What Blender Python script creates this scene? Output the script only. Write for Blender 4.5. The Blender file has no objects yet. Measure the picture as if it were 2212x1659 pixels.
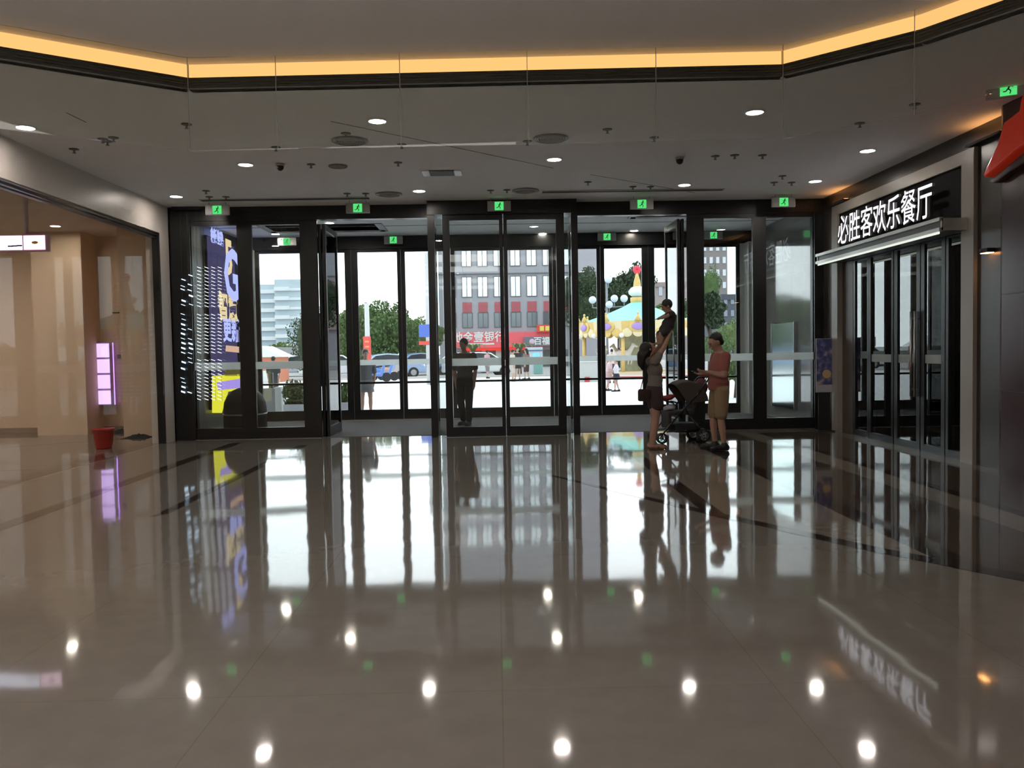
import bpy, bmesh, math, random
from mathutils import Vector, Matrix, Euler
random.seed(7)
PI = math.pi
scene = bpy.context.scene
COL = scene.collection

# ---------------------------------------------------------------- camera
F = 1789.0
def _dir(px, py):
    return Vector((px-1106.0, -(py-829.5), -F)).normalized()
_Y = _dir(1072, 757)
_roll = math.radians(1.03)
_u = Vector((-math.sin(_roll), math.cos(_roll), 0)); _u -= _u.dot(_Y)*_Y
_Z = _u.normalized(); _X = _Y.cross(_Z)
RW = Matrix((_X, _Y, _Z))
CAMZ = 1.5
cam_data = bpy.data.cameras.new('camera')
cam = bpy.data.objects.new('camera', cam_data); COL.objects.link(cam)
cam_data.sensor_fit = 'HORIZONTAL'; cam_data.sensor_width = 36.0
cam_data.lens = F/2212*36.0
cam_data.clip_end = 2000
cam.matrix_world = Matrix.Translation((0, 0, CAMZ)) @ RW.to_4x4()
scene.camera = cam
def P(px, py, y):                 # point of the place at depth y that the photo shows at px, py
    r = RW @ _dir(px, py); t = y/r.y
    return Vector((0, 0, CAMZ)) + r*t
def FL(px, py, z=0.0):            # the same on a level plane
    r = RW @ _dir(px, py); t = (z-CAMZ)/r.z
    return Vector((0, 0, CAMZ)) + r*t
def AX(px, py, x):                # the same on a wall of constant x
    r = RW @ _dir(px, py); t = x/r.x
    return Vector((0, 0, CAMZ)) + r*t

# ---------------------------------------------------------------- view, world
scene.view_settings.view_transform = 'Standard'
scene.view_settings.look = 'None'
scene.view_settings.exposure = 0.32
scene.view_settings.gamma = 1.0
scene.view_settings.use_curve_mapping = False
cy = scene.cycles
cy.use_denoising = True; cy.denoising_input_passes = 'RGB_ALBEDO'
cy.max_bounces = 10; cy.diffuse_bounces = 4; cy.glossy_bounces = 6
cy.transmission_bounces = 8; cy.transparent_max_bounces = 24
cy.sample_clamp_indirect = 4.0
cy.caustics_reflective = True; cy.caustics_refractive = False
w = bpy.data.worlds.new('overcast_sky'); scene.world = w; w.use_nodes = True
nt = w.node_tree; nt.nodes.clear()
wo = nt.nodes.new('ShaderNodeOutputWorld'); bg = nt.nodes.new('ShaderNodeBackground')
tc = nt.nodes.new('ShaderNodeTexCoord'); sx = nt.nodes.new('ShaderNodeSeparateXYZ')
mr = nt.nodes.new('ShaderNodeMapRange')
mr.inputs['From Min'].default_value = -0.2; mr.inputs['From Max'].default_value = 1.0
mr.inputs['To Min'].default_value = 1.7; mr.inputs['To Max'].default_value = 2.9
nt.links.new(tc.outputs['Generated'], sx.inputs[0]); nt.links.new(sx.outputs['Y'], mr.inputs['Value'])
bg.inputs['Color'].default_value = (0.90, 0.96, 1.0, 1)
nt.links.new(mr.outputs['Result'], bg.inputs['Strength']); nt.links.new(bg.outputs[0], wo.inputs[0])

# ---------------------------------------------------------------- materials
MATS = {}
def mat(name, col=(.5, .5, .5), rough=.6, metal=0., emit=None, es=1., spec=.5, ior=1.5, bump=0., bscale=20., var=0., vscale=4., coat=0.):
    if name in MATS: return MATS[name]
    m = bpy.data.materials.new(name); m.use_nodes = True
    n = m.node_tree; b = n.nodes['Principled BSDF']
    b.inputs['Base Color'].default_value = (*col, 1)
    b.inputs['Roughness'].default_value = rough
    b.inputs['Metallic'].default_value = metal
    b.inputs['IOR'].default_value = ior
    b.inputs['Specular IOR Level'].default_value = spec
    b.inputs['Coat Weight'].default_value = coat
    if emit:
        b.inputs['Emission Color'].default_value = (*emit, 1); b.inputs['Emission Strength'].default_value = es
    if var or bump:
        t = n.nodes.new('ShaderNodeTexCoord')
    if var:
        no = n.nodes.new('ShaderNodeTexNoise'); no.inputs['Scale'].default_value = vscale; no.inputs['Detail'].default_value = 4
        n.links.new(t.outputs['Object'], no.inputs['Vector'])
        mx = n.nodes.new('ShaderNodeMix'); mx.data_type = 'RGBA'
        mx.inputs['A'].default_value = (*[c*(1-var) for c in col], 1); mx.inputs['B'].default_value = (*[min(1, c*(1+var)) for c in col], 1)
        n.links.new(no.outputs['Fac'], mx.inputs['Factor']); n.links.new(mx.outputs['Result'], b.inputs['Base Color'])
    if bump:
        nb = n.nodes.new('ShaderNodeTexNoise'); nb.inputs['Scale'].default_value = bscale
        n.links.new(t.outputs['Object'], nb.inputs['Vector'])
        bp = n.nodes.new('ShaderNodeBump'); bp.inputs['Strength'].default_value = bump; bp.inputs['Distance'].default_value = .01
        n.links.new(nb.outputs['Fac'], bp.inputs['Height']); n.links.new(bp.outputs[0], b.inputs['Normal'])
    MATS[name] = m
    return m
def glass(name, tint=(.9, .95, .94), refl=1.0, rough=0.0, ior=1.5):
    if name in MATS: return MATS[name]
    m = bpy.data.materials.new(name); m.use_nodes = True
    n = m.node_tree; n.nodes.clear()
    o = n.nodes.new('ShaderNodeOutputMaterial'); tr = n.nodes.new('ShaderNodeBsdfTransparent'); gl = n.nodes.new('ShaderNodeBsdfGlossy')
    fr = n.nodes.new('ShaderNodeFresnel'); fr.inputs['IOR'].default_value = ior
    mul = n.nodes.new('ShaderNodeMath'); mul.operation = 'MULTIPLY'; mul.inputs[1].default_value = refl; mul.use_clamp = True
    mx = n.nodes.new('ShaderNodeMixShader')
    tr.inputs['Color'].default_value = (*tint, 1); gl.inputs['Roughness'].default_value = rough
    gl.inputs['Color'].default_value = (.95, .97, .97, 1)
    n.links.new(fr.outputs[0], mul.inputs[0]); n.links.new(mul.outputs[0], mx.inputs[0])
    n.links.new(tr.outputs[0], mx.inputs[1]); n.links.new(gl.outputs[0], mx.inputs[2]); n.links.new(mx.outputs[0], o.inputs[0])
    MATS[name] = m
    return m
def emis(name, col, s):
    if name in MATS: return MATS[name]
    m = bpy.data.materials.new(name); m.use_nodes = True
    n = m.node_tree; n.nodes.clear()
    o = n.nodes.new('ShaderNodeOutputMaterial'); e = n.nodes.new('ShaderNodeEmission')
    e.inputs[0].default_value = (*col, 1); e.inputs[1].default_value = s
    n.links.new(e.outputs[0], o.inputs[0]); MATS[name] = m
    return m

def polished(name, col, var=.12, joint=True):
    """polished stone: waviness, slight tilt of each slab, thin joints"""
    m = bpy.data.materials.new(name); m.use_nodes = True
    n = m.node_tree; b = n.nodes['Principled BSDF']; L = n.links
    b.inputs['Roughness'].default_value = .05; b.inputs['IOR'].default_value = 1.75
    tc = n.nodes.new('ShaderNodeTexCoord')
    no = n.nodes.new('ShaderNodeTexNoise'); no.inputs['Scale'].default_value = 6; no.inputs['Detail'].default_value = 8
    L.new(tc.outputs['Object'], no.inputs['Vector'])
    mx = n.nodes.new('ShaderNodeMix'); mx.data_type = 'RGBA'
    mx.inputs['A'].default_value = (*[c*(1-var) for c in col], 1); mx.inputs['B'].default_value = (*[c*(1+var) for c in col], 1)
    L.new(no.outputs['Fac'], mx.inputs['Factor'])
    br = n.nodes.new('ShaderNodeTexBrick')
    br.offset = 0.0; br.inputs['Scale'].default_value = 1.0
    br.inputs['Brick Width'].default_value = 1.2; br.inputs['Row Height'].default_value = 1.2
    br.inputs['Mortar Size'].default_value = .003 if joint else 0
    br.inputs['Color1'].default_value = (1, 1, 1, 1); br.inputs['Color2'].default_value = (.96, .96, .96, 1); br.inputs['Mortar'].default_value = (.84, .82, .8, 1)
    L.new(tc.outputs['Object'], br.inputs['Vector'])
    mm = n.nodes.new('ShaderNodeMix'); mm.data_type = 'RGBA'; mm.blend_type = 'MULTIPLY'; mm.inputs['Factor'].default_value = 1
    L.new(mx.outputs['Result'], mm.inputs['A']); L.new(br.outputs['Color'], mm.inputs['B']); L.new(mm.outputs['Result'], b.inputs['Base Color'])
    # slab tilt
    dv = n.nodes.new('ShaderNodeVectorMath'); dv.operation = 'SCALE'; dv.inputs['Scale'].default_value = 1/1.2
    fl = n.nodes.new('ShaderNodeVectorMath'); fl.operation = 'FLOOR'
    wn = n.nodes.new('ShaderNodeTexWhiteNoise'); wn.noise_dimensions = '2D'
    sb = n.nodes.new('ShaderNodeVectorMath'); sb.operation = 'SUBTRACT'; sb.inputs[1].default_value = (.5, .5, .5)
    sc = n.nodes.new('ShaderNodeVectorMath'); sc.operation = 'MULTIPLY'; sc.inputs[1].default_value = (.0011, .0011, 0)
    L.new(tc.outputs['Object'], dv.inputs[0]); L.new(dv.outputs[0], fl.inputs[0]); L.new(fl.outputs[0], wn.inputs['Vector'])
    L.new(wn.outputs['Color'], sb.inputs[0]); L.new(sb.outputs[0], sc.inputs[0])
    n2 = n.nodes.new('ShaderNodeTexNoise'); n2.inputs['Scale'].default_value = 2.6; n2.inputs['Detail'].default_value = 1
    L.new(tc.outputs['Object'], n2.inputs['Vector'])
    s2 = n.nodes.new('ShaderNodeVectorMath'); s2.operation = 'SUBTRACT'; s2.inputs[1].default_value = (.5, .5, .5)
    s3 = n.nodes.new('ShaderNodeVectorMath'); s3.operation = 'MULTIPLY'; s3.inputs[1].default_value = (.012, .006, 0)
    L.new(n2.outputs['Color'], s2.inputs[0]); L.new(s2.outputs[0], s3.inputs[0])
    ge = n.nodes.new('ShaderNodeNewGeometry')
    a1 = n.nodes.new('ShaderNodeVectorMath'); a1.operation = 'ADD'; a2 = n.nodes.new('ShaderNodeVectorMath'); a2.operation = 'ADD'
    nn = n.nodes.new('ShaderNodeVectorMath'); nn.operation = 'NORMALIZE'
    L.new(sc.outputs[0], a1.inputs[0]); L.new(s3.outputs[0], a1.inputs[1]); L.new(a1.outputs[0], a2.inputs[0]); L.new(ge.outputs['Normal'], a2.inputs[1])
    L.new(a2.outputs[0], nn.inputs[0]); L.new(nn.outputs[0], b.inputs['Normal'])
    MATS[name] = m
    return m

M_FLOOR = polished('polished_beige_stone', (.19, .173, .147))
M_BROWN = polished('polished_brown_marble', (.040, .030, .023), .35)
M_TAN = polished('polished_tan_marble', (.22, .19, .155), .2)
M_CEIL = mat('painted_plaster', (.88, .845, .835), .9, var=.02, vscale=1.5)
M_WHITE = mat('pale_stone_cladding', (.66, .61, .56), .35, var=.05, vscale=2)
M_BLACK = mat('black_powder_coated_metal', (.012, .013, .014), .32)
M_BLACKM = mat('matt_black_panel', (.012, .012, .013), .6)
M_STEEL = mat('brushed_steel', (.45, .46, .47), .32, 1.)
M_DARKWALL = mat('dark_brown_stone', (.045, .036, .028), .28, var=.3, vscale=3)
M_BEIGE = mat('beige_shop_paint', (.62, .47, .34), .8, var=.03, vscale=1)
M_GLASS = glass('clear_glass', (.965, .985, .98), 1.0)
M_GLASSD = glass('dim_shop_glass', (.86, .90, .89), 1.8)
M_GLASSB = glass('smoke_barrier_glass', (.955, .975, .95), .8)
def film(name, col, clear):
    m = bpy.data.materials.new(name); m.use_nodes = True; n = m.node_tree; n.nodes.clear(); L = n.links.new
    o = n.nodes.new('ShaderNodeOutputMaterial'); a = n.nodes.new('ShaderNodeBsdfTranslucent'); b = n.nodes.new('ShaderNodeBsdfDiffuse'); c = n.nodes.new('ShaderNodeBsdfTransparent')
    a.inputs[0].default_value = (*col, 1); b.inputs[0].default_value = (*col, 1)
    x = n.nodes.new('ShaderNodeMixShader'); x.inputs[0].default_value = .3; y = n.nodes.new('ShaderNodeMixShader'); y.inputs[0].default_value = clear
    L(a.outputs[0], x.inputs[1]); L(b.outputs[0], x.inputs[2]); L(x.outputs[0], y.inputs[1]); L(c.outputs[0], y.inputs[2]); L(y.outputs[0], o.inputs[0])
    return m
M_STRIPE = film('frosted_white_film', (.88, .92, .91), .12)
M_GREEN = emis('lit_green_pictogram', (.08, .62, .16), 1.0)
M_SIGNBOX = mat('pale_sign_housing', (.45, .43, .42), .45)
M_LAMP = emis('downlight_emitter', (1.0, .91, .82), 90.)
M_LAMPV = emis('downlight_emitter_dim', (1.0, .90, .76), 110.)
M_AMBER = emis('amber_cove_strip', (1.0, .52, .18), 1.05)
M_WHITEP = mat('white_enamel', (.75, .75, .74), .35)
M_DGREY = mat('dark_grey_metal', (.06, .06, .06), .5)
M_GREYM = mat('mid_grey_plastic', (.22, .21, .20), .5)

# ---------------------------------------------------------------- mesh builder
class MB:
    def __init__(self): self.bm = bmesh.new(); self.smooth = False
    def box(self, x0, y0, z0, x1, y1, z1, rz=0, c=None, mi=0):
        vs = [Vector((x, y, z)) for x in (x0, x1) for y in (y0, y1) for z in (z0, z1)]
        if rz:
            o = Vector(c) if c else Vector(((x0+x1)/2, (y0+y1)/2, 0)); R = Matrix.Rotation(rz, 3, 'Z')
            vs = [R @ (v-o) + o for v in vs]
        v = [self.bm.verts.new(q) for q in vs]
        for f in ((0, 1, 3, 2), (4, 6, 7, 5), (0, 4, 5, 1), (2, 3, 7, 6), (0, 2, 6, 4), (1, 5, 7, 3)):
            fc = self.bm.faces.new([v[i] for i in f]); fc.material_index = mi
        return self
    def cb(self, c, s, rz=0, mi=0):
        c = Vector(c); s = Vector(s)/2
        return self.box(c.x-s.x, c.y-s.y, c.z-s.z, c.x+s.x, c.y+s.y, c.z+s.z, rz, (c.x, c.y, 0), mi)
    def cone(self, p0, p1, r0, r1, n=14, cap=True, mi=0):
        p0 = Vector(p0); p1 = Vector(p1); d = (p1-p0)
        q = d.to_track_quat('Z', 'Y').to_matrix()
        A = []; B = []
        for i in range(n):
            a = 2*PI*i/n; e = q @ Vector((math.cos(a), math.sin(a), 0))
            A.append(self.bm.verts.new(p0+e*r0)); B.append(self.bm.verts.new(p1+e*r1))
        for i in range(n):
            f = self.bm.faces.new((A[i], A[(i+1) % n], B[(i+1) % n], B[i])); f.smooth = True; f.material_index = mi
        if cap:
            self.bm.faces.new(A[::-1]).material_index = mi; self.bm.faces.new(B).material_index = mi
        return self
    def tube(self, pts, r, n=10, mi=0):
        for a, b in zip(pts, pts[1:]): self.cone(a, b, r, r, n, mi=mi)
        for p in pts[1:-1]: self.ball(p, (r, r, r), 8, 6, mi=mi)
        return self
    def ball(self, c, r, u=16, v=10, rot=None, mi=0):
        c = Vector(c)
        if isinstance(r, (int, float)): r = (r, r, r)
        R3 = (rot if rot else Matrix.Identity(3)) @ Matrix.Diagonal(r)
        nv = self.bm.verts.new; nf = self.bm.faces.new
        top = nv(c+R3 @ Vector((0, 0, 1))); bot = nv(c+R3 @ Vector((0, 0, -1)))
        rings = []
        for j in range(1, v):
            t = PI*j/v; st = math.sin(t); ct = math.cos(t)
            rings.append([nv(c+R3 @ Vector((st*math.cos(2*PI*i/u), st*math.sin(2*PI*i/u), ct))) for i in range(u)])
        fs = []
        for i in range(u):
            k = (i+1) % u
            fs.append(nf((top, rings[0][i], rings[0][k]))); fs.append(nf((bot, rings[-1][k], rings[-1][i])))
            for A, B in zip(rings, rings[1:]): fs.append(nf((A[i], B[i], B[k], A[k])))
        for f in fs: f.smooth = True; f.material_index = mi
        return self
    def caps(self, p0, p1, r0, r1, n=14):
        self.cone(p0, p1, r0, r1, n); self.ball(p0, r0, 14, 8); self.ball(p1, r1, 14, 8); return self
    def lathe(self, prof, c=(0, 0, 0), n=32, sm=True, a0=0, a1=2*PI, mi=0):
        c = Vector(c); full = abs(a1-a0-2*PI) < 1e-6
        cnt = n if full else n+1
        rings = []
        for r, z in prof:
            ring = []
            for i in range(cnt):
                a = a0+(a1-a0)*i/n
                ring.append(self.bm.verts.new(c+Vector((r*math.cos(a), r*math.sin(a), z))))
            rings.append(ring)
        for A, B in zip(rings, rings[1:]):
            for i in range(n):
                j = (i+1) % cnt
                try:
                    f = self.bm.faces.new((A[i], A[j], B[j], B[i])); f.smooth = sm; f.material_index = mi
                except ValueError: pass
        return self
    def prism(self, pts, axis, a, b, mi=0):
        """pts 2-D outline extruded along axis from a to b"""
        def m(p, t):
            if axis == 'z': return (p[0], p[1], t)
            if axis == 'y': return (p[0], t, p[1])
            return (t, p[0], p[1])
        A = [self.bm.verts.new(m(p, a)) for p in pts]; B = [self.bm.verts.new(m(p, b)) for p in pts]
        k = len(pts)
        for i in range(k): self.bm.faces.new((A[i], A[(i+1) % k], B[(i+1) % k], B[i])).material_index = mi
        self.bm.faces.new(A[::-1]).material_index = mi; self.bm.faces.new(B).material_index = mi
        return self
    def quad(self, *p, mi=0):
        f = self.bm.faces.new([self.bm.verts.new(q) for q in p]); f.material_index = mi; return self
    def build(self, name, m, parent=None, loc=None, fix=True):
        if fix: bmesh.ops.recalc_face_normals(self.bm, faces=self.bm.faces[:])
        me = bpy.data.meshes.new(name); self.bm.to_mesh(me); self.bm.free()
        for q in (m if isinstance(m, (list, tuple)) else [m]): me.materials.append(q)
        o = bpy.data.objects.new(name, me); COL.objects.link(o)
        if parent: o.parent = parent
        if loc is not None: o.location = loc
        return o
def tag(o, label=None, cat=None, group=None, kind=None):
    if label: o['label'] = label
    if cat: o['category'] = cat
    if group: o['group'] = group
    if kind: o['kind'] = kind
    return o
def empty(name, loc=(0, 0, 0), rz=0, label=None, cat=None, group=None, kind=None):
    o = bpy.data.objects.new(name, None); COL.objects.link(o); o.location = loc; o.rotation_euler = (0, 0, rz); o.empty_display_size = .2
    return tag(o, label, cat, group, kind)
def kids(o): return [c for c in COL.objects if c.parent == o]
def dup(root, loc, rz=None, label=None):
    r = root.copy(); COL.objects.link(r); r.location = loc
    if rz is not None: r.rotation_euler = (0, 0, rz)
    if label: r['label'] = label
    for ch in kids(root):
        c = ch.copy(); COL.objects.link(c); c.parent = r
        for g in kids(ch):
            d = g.copy(); COL.objects.link(d); d.parent = c
    return r
def bevel(o, wd=.01, seg=2):
    m = o.modifiers.new('bevel', 'BEVEL'); m.width = wd; m.segments = seg; m.limit_method = 'ANGLE'; return o
def struct(mb, name, m, label, cat='wall'):
    o = mb.build(name, m); return tag(o, label, cat, None, 'structure')
def text_mesh(s, size, depth, offset=0., align='CENTER'):
    cu = bpy.data.curves.new('lettering', 'FONT'); cu.body = s; cu.size = size; cu.extrude = depth; cu.offset = offset
    cu.align_x = align; cu.align_y = 'CENTER'; cu.resolution_u = 2
    t = bpy.data.objects.new('lettering', cu); COL.objects.link(t)
    dg = bpy.context.evaluated_depsgraph_get(); dg.update()
    me = bpy.data.meshes.new_from_object(t.evaluated_get(dg))
    COL.objects.unlink(t); bpy.data.objects.remove(t); bpy.data.curves.remove(cu)
    return me
def text_part(s, size, depth, m, loc, rot, parent, name='lettering', offset=0., sx=1., sy=1.):
    me = text_mesh(s, size, depth, offset); me.materials.clear(); me.materials.append(m)
    o = bpy.data.objects.new(name, me); COL.objects.link(o); o.parent = parent
    o.location = loc; o.rotation_euler = rot; o.scale = (sx, sy, 1); return o
FACE_MY = (PI/2, 0, 0)          # lettering read when looking along +y
FACE_MX = (PI/2, 0, -PI/2)      # lettering on the right wall
FACE_PX = (PI/2, 0, PI/2)       # lettering on the left wall

# ================================================================ SETTING
ZC = 4.10; ZU = 4.34
XL, XR = -5.70, 5.86
YF, YO = 14.8, 18.6
# ceiling edge polyline (left to right)
EDGE = [(-9.5, 3.86), (-7.6, 5.15), (-2.96, 8.27), (2.81, 8.07), (3.72, 7.22), (4.35, 6.2), (4.75, 5.0), (4.9, 3.0)]
struct(MB().prism([(-9.5, 3.86)] + EDGE[1:] + [(6.3, 3.0), (6.3, 15.0), (-9.5, 15.0)], 'z', ZC, ZC+.02), 'ceiling', M_CEIL, 'flat white plaster ceiling in front of the entrance doors', 'ceiling')
struct(MB().prism(EDGE + [(4.9, -9), (-9.5, -9)], 'z', ZU, ZU+.15).box(4.9, -9, ZU, 7.0, 3.0, ZU+.15), 'ceiling_upper', M_CEIL, 'raised white ceiling above the amber light strip', 'ceiling')
# floor with inlaid bands (one mesh, several stones)
f = MB()
f.quad((-14, -9, 0), (7.5, -9, 0), (7.5, YF, 0), (-14, YF, 0), mi=0)
f.quad((-14, YF, 0), (-5.7, YF, 0), (-5.7, 17.6, 0), (-14, 17.6, 0), mi=0)
def inl(pts, mi, z=.0006): f.quad(*[(x, y, z) for x, y in pts], mi=mi)
DIA = [(.62, 9.78), (1.15, 8.72), (1.78, 7.5), (2.70, 5.86), (3.28, 5.05), (5.4, 2.2)]
for i in range(len(DIA)-1):
    a = Vector(DIA[i]); b = Vector(DIA[i+1]); wd0 = .05+.035*i; wd1 = .05+.035*(i+1)
    inl([a, b, b+Vector((-.8, -.6)).normalized()*-wd1, a+Vector((-.8, -.6)).normalized()*-wd0], 1, .0012)
inl([(1.86, 7.3), (2.02, 7.0), (2.02, 13.5), (1.86, 13.5)], 1)
inl([(2.02, 7.02), (3.02, 5.4), (3.02, 13.5), (2.02, 13.5)], 2, .0004)
inl([(3.02, 5.4), (3.24, 5.1), (3.24, 14.2), (3.02, 14.2)], 1)
inl([(3.24, 5.1), (4.12, 4.0), (4.12, 14.2), (3.24, 14.2)], 3, .0005)
inl([(4.12, 4.0), (4.48, 3.6), (4.48, 14.2), (4.12, 14.2)], 2, .0004)
inl([(4.48, 3.6), (4.62, 3.3), (4.62, 14.2), (4.48, 14.2)], 1)
inl([(4.62, 3.3), (5.6, 2.0), (5.6, 14.2), (4.62, 14.2)], 3, .0005)
inl([(-4.55, -9), (-4.36, -9), (-4.36, 14.2), (-4.55, 14.2)], 1)
inl([(-3.26, 7.75), (-3.15, 7.9), (-3.12, 13.6), (-3.27, 13.6)], 1)
inl([(-6.15, -9), (-5.82, -9), (-5.82, 14.4), (-6.15, 14.4)], 3)
inl([(-8.9, 11.2), (-6.2, 11.2), (-6.2, 11.3), (-8.9, 11.35)], 3)
inl([(-9.6, 13.2), (-6.9, 15.2), (-6.95, 15.3), (-9.7, 13.32)], 3)
M_BR2 = polished('polished_mid_brown_marble', (.085, .064, .048), .4)
fo = f.build('floor', [M_FLOOR, M_BROWN, M_TAN, M_BR2]); tag(fo, 'polished beige stone floor with brown marble bands', 'floor', None, 'structure')
# flip check: all normals up
for p in fo.data.polygons:
    if p.normal.z < 0: p.flip()

# edge fascia: dark louvre band and amber cove strip along the ceiling edge
def along(pts, inset=0.):
    return [(Vector((a[0], a[1])), Vector((b[0], b[1]))) for a, b in zip(pts, pts[1:])]
lv = MB(); am = MB()
for a, b in along(EDGE):
    d = (b-a).normalized(); nrm = Vector((d.y, -d.x))          # towards the hall
    def slab(mb, o0, o1, z0, z1):
        q = [a+nrm*o0, b+nrm*o0, b+nrm*o1, a+nrm*o1]
        mb.prism([(v.x, v.y) for v in q], 'z', z0, z1)
    slab(lv, -.10, .0, ZC+.0, ZC+.115)
    for k in range(4): slab(lv, .0, .014, ZC+.012+k*.027, ZC+.024+k*.027)
    slab(am, -.03, -.012, ZC+.115, ZU+.01)
struct(lv, 'trim_1', mat('dark_louvre', (.018, .014, .011), .3), 'dark louvred air grille running along the ceiling edge', 'air grille')
a_ = am.build('cove_light', M_AMBER); tag(a_, 'amber glowing light strip running along the edge of the raised ceiling', 'cove light')

# glass smoke barrier hanging from the raised ceiling
GE = [(-7.0, 5.35), (-2.9, 8.08), (2.76, 7.90), (3.62, 7.12), (4.22, 6.1), (4.6, 5.0)]
sb_ = empty('smoke_barrier', (0, 8, ZU), 0, 'hanging clear glass smoke barrier below the amber light strip', 'glass barrier')
segs = []
a = Vector(GE[0]); b = Vector(GE[1]); n_ = 3
for i in range(n_): segs.append((a.lerp(b, i/n_), a.lerp(b, (i+1)/n_)))
a = Vector(GE[1]); b = Vector(GE[2])
cuts = [0, (P(595, 250, 8).x+2.9)/5.66, (P(865, 250, 8).x+2.9)/5.66, (P(1140, 250, 8).x+2.9)/5.66, (P(1415, 250, 8).x+2.9)/5.66, 1]
for c0, c1 in zip(cuts, cuts[1:]): segs.append((a.lerp(b, c0), a.lerp(b, c1)))
for a2, b2 in zip(GE[2:], GE[3:]): segs.append((Vector(a2), Vector(b2)))
off = Vector((0, 8, ZU))
for a, b in segs:
    d = (b-a).normalized(); nr = Vector((d.y, -d.x))*.006
    q = [a+d*.004+nr, b-d*.004+nr, b-d*.004-nr, a+d*.004-nr]
    MB().prism([(v.x, v.y-8) for v in q], 'z', 3.46-ZU, 0).build('glass_panel', M_GLASSB, sb_)
    MB().cb((b.x, b.y-8, (3.46-ZU)/2), (.006, .010, ZU-3.46), math.atan2(d.y, d.x)).build('joint_strip', mat('silicone_joint', (.42, .41, .38), .5), sb_)

# left shop front and wall ------------------------------------------------
wl = MB()
wl.box(XL-.25, 3.0, 3.60, XL, 15.0, 4.5).box(XL-.25, 14.33, 0, XL, 15.0, 3.60).box(XL-.25, -9, 0, XL, 3.0, 4.5)
struct(wl, 'wall_left', M_WHITE, 'pale stone wall and lintel over the left shop front')
sf = MB(); sf.box(XL-.10, 3.0, 3.545, XL-.02, 14.33, 3.575).box(XL-.10, 3.0, 3.50, XL-.04, 14.33, 3.525)
sf.box(XL-.12, 14.27, 0, XL-.01, 14.33, 3.60)
o = struct(sf, 'window_1', M_BLACK, 'dark framed full height glass front of the left shop', 'shop window')
g = MB()
for y0, y1 in ((3.1, 6.8), (6.82, 10.5), (10.52, 14.26)): g.box(XL-.07, y0, .01, XL-.058, y1, 3.5)
g.build('glass_pane', glass('shop_front_glass', (.96, .96, .95), .035), o)
# shop interior
sh = MB()
sh.box(-14, 16.9, 0, -6.95, 17.1, 4.3)
sh.box(-7.0, 15.6, 0, -5.75, 15.75, 4.3).box(-7.0, 15.75, 0, -6.9, 17.1, 4.3)
sh.box(-14.2, 3, 0, -14, 17.1, 4.3).box(-14, 2.8, 0, XL-.25, 3.0, 4.3)
struct(sh, 'wall_shop', M_BEIGE, 'beige painted walls inside the empty left shop')
c0 = P(78, 700, 16.3).x; c1 = P(186, 700, 16.3).x
struct(MB().box(c0, 16.2, 0, c1, 16.9, 4.0), 'wall_pier', M_BEIGE, 'broad beige pier against the shop back wall')
struct(MB().box(-14, 3.0, 3.93, -5.95, 16.9, 4.05), 'ceiling_shop', mat('shop_ceiling_paint', (.66, .56, .46), .9), 'low beige ceiling inside the left shop', 'ceiling')
struct(MB().box(-14, 16.86, .0, c0, 16.9, .1).box(c1, 16.86, 0, -6.95, 16.9, .1), 'baseboard_shop', mat('dim_skirting', (.3, .22, .16), .5), 'dull brown skirting along the shop back wall', 'baseboard')
# purple light box on the recess wall
lb = empty('light_box', (P(219, 800, 16.6).x, 16.86, 0), 0, 'tall narrow glowing lilac light box on the recessed shop wall', 'light box')
z0 = P(219, 876, 16.6).z; z1 = P(219, 740, 16.6).z
MB().box(-.13, -.16, z0, .13, 0, z1).build('housing', mat('lilac_housing', (.5, .35, .6), .5), lb)
zz = (z1-z0)/4
for k in range(4):
    MB().box(-.12, -.175, z0+k*zz+.02, .12, -.16, z0+(k+1)*zz-.02).build('lit_panel', emis('lilac_panel', (.72, .50, 1.0), 1.2), lb)
MB().box(-.155, -.12, z0, -.13, -.01, z1).build('side_tube', emis('violet_tube', (.50, .22, 1.0), 12.), lb)
MB().box(.13, -.03, z0, .14, -.01, z1).build('side_tube', emis('violet_tube_dim', (.50, .24, 1.0), 2.), lb)
# hanging lit sign in the shop
hs = empty('hanging_sign', (P(20, 525, 12).x, 12, 0), 0, 'long white and pink lit sign hanging from the shop ceiling', 'hanging sign')
z0 = P(60, 543, 12).z; z1 = P(60, 508, 12).z; xe = P(104, 525, 12).x-hs.location.x
MB().box(-1.2, -.06, z0, xe, .06, z1).build('housing', mat('pink_housing', (.65, .35, .42), .5), hs)
MB().box(-1.2, -.068, z0+.015, xe-.33, -.06, z1-.015).build('lit_panel', emis('white_sign_panel', (.82, .84, 1.0), 1.5), hs)
MB().box(xe-.31, -.068, z0+.015, xe-.01, -.06, z1-.015).build('lit_panel', emis('pink_sign_panel', (1.0, .72, .90), 1.3), hs)
for dx in (-.40, -.33, -.46): MB().box(xe+dx-.07, -.072, z0+.08+dx*.05, xe+dx+.0, -.068, z0+.10+dx*.05).build('printed_mark', mat('violet_print', (.25, .2, .5), .5), hs)
MB().ball((xe-.15, -.07, (z0+z1)/2), (.045, .006, .02)).build('printed_mark', mat('yellow_print', (.85, .6, .05), .5), hs)
MB().cone((xe-.30, 0, z1), (xe-.30, 0, 3.93), .035, .035).build('hanging_post', mat('pinkish_post', (.6, .5, .48), .5), hs)
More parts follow.
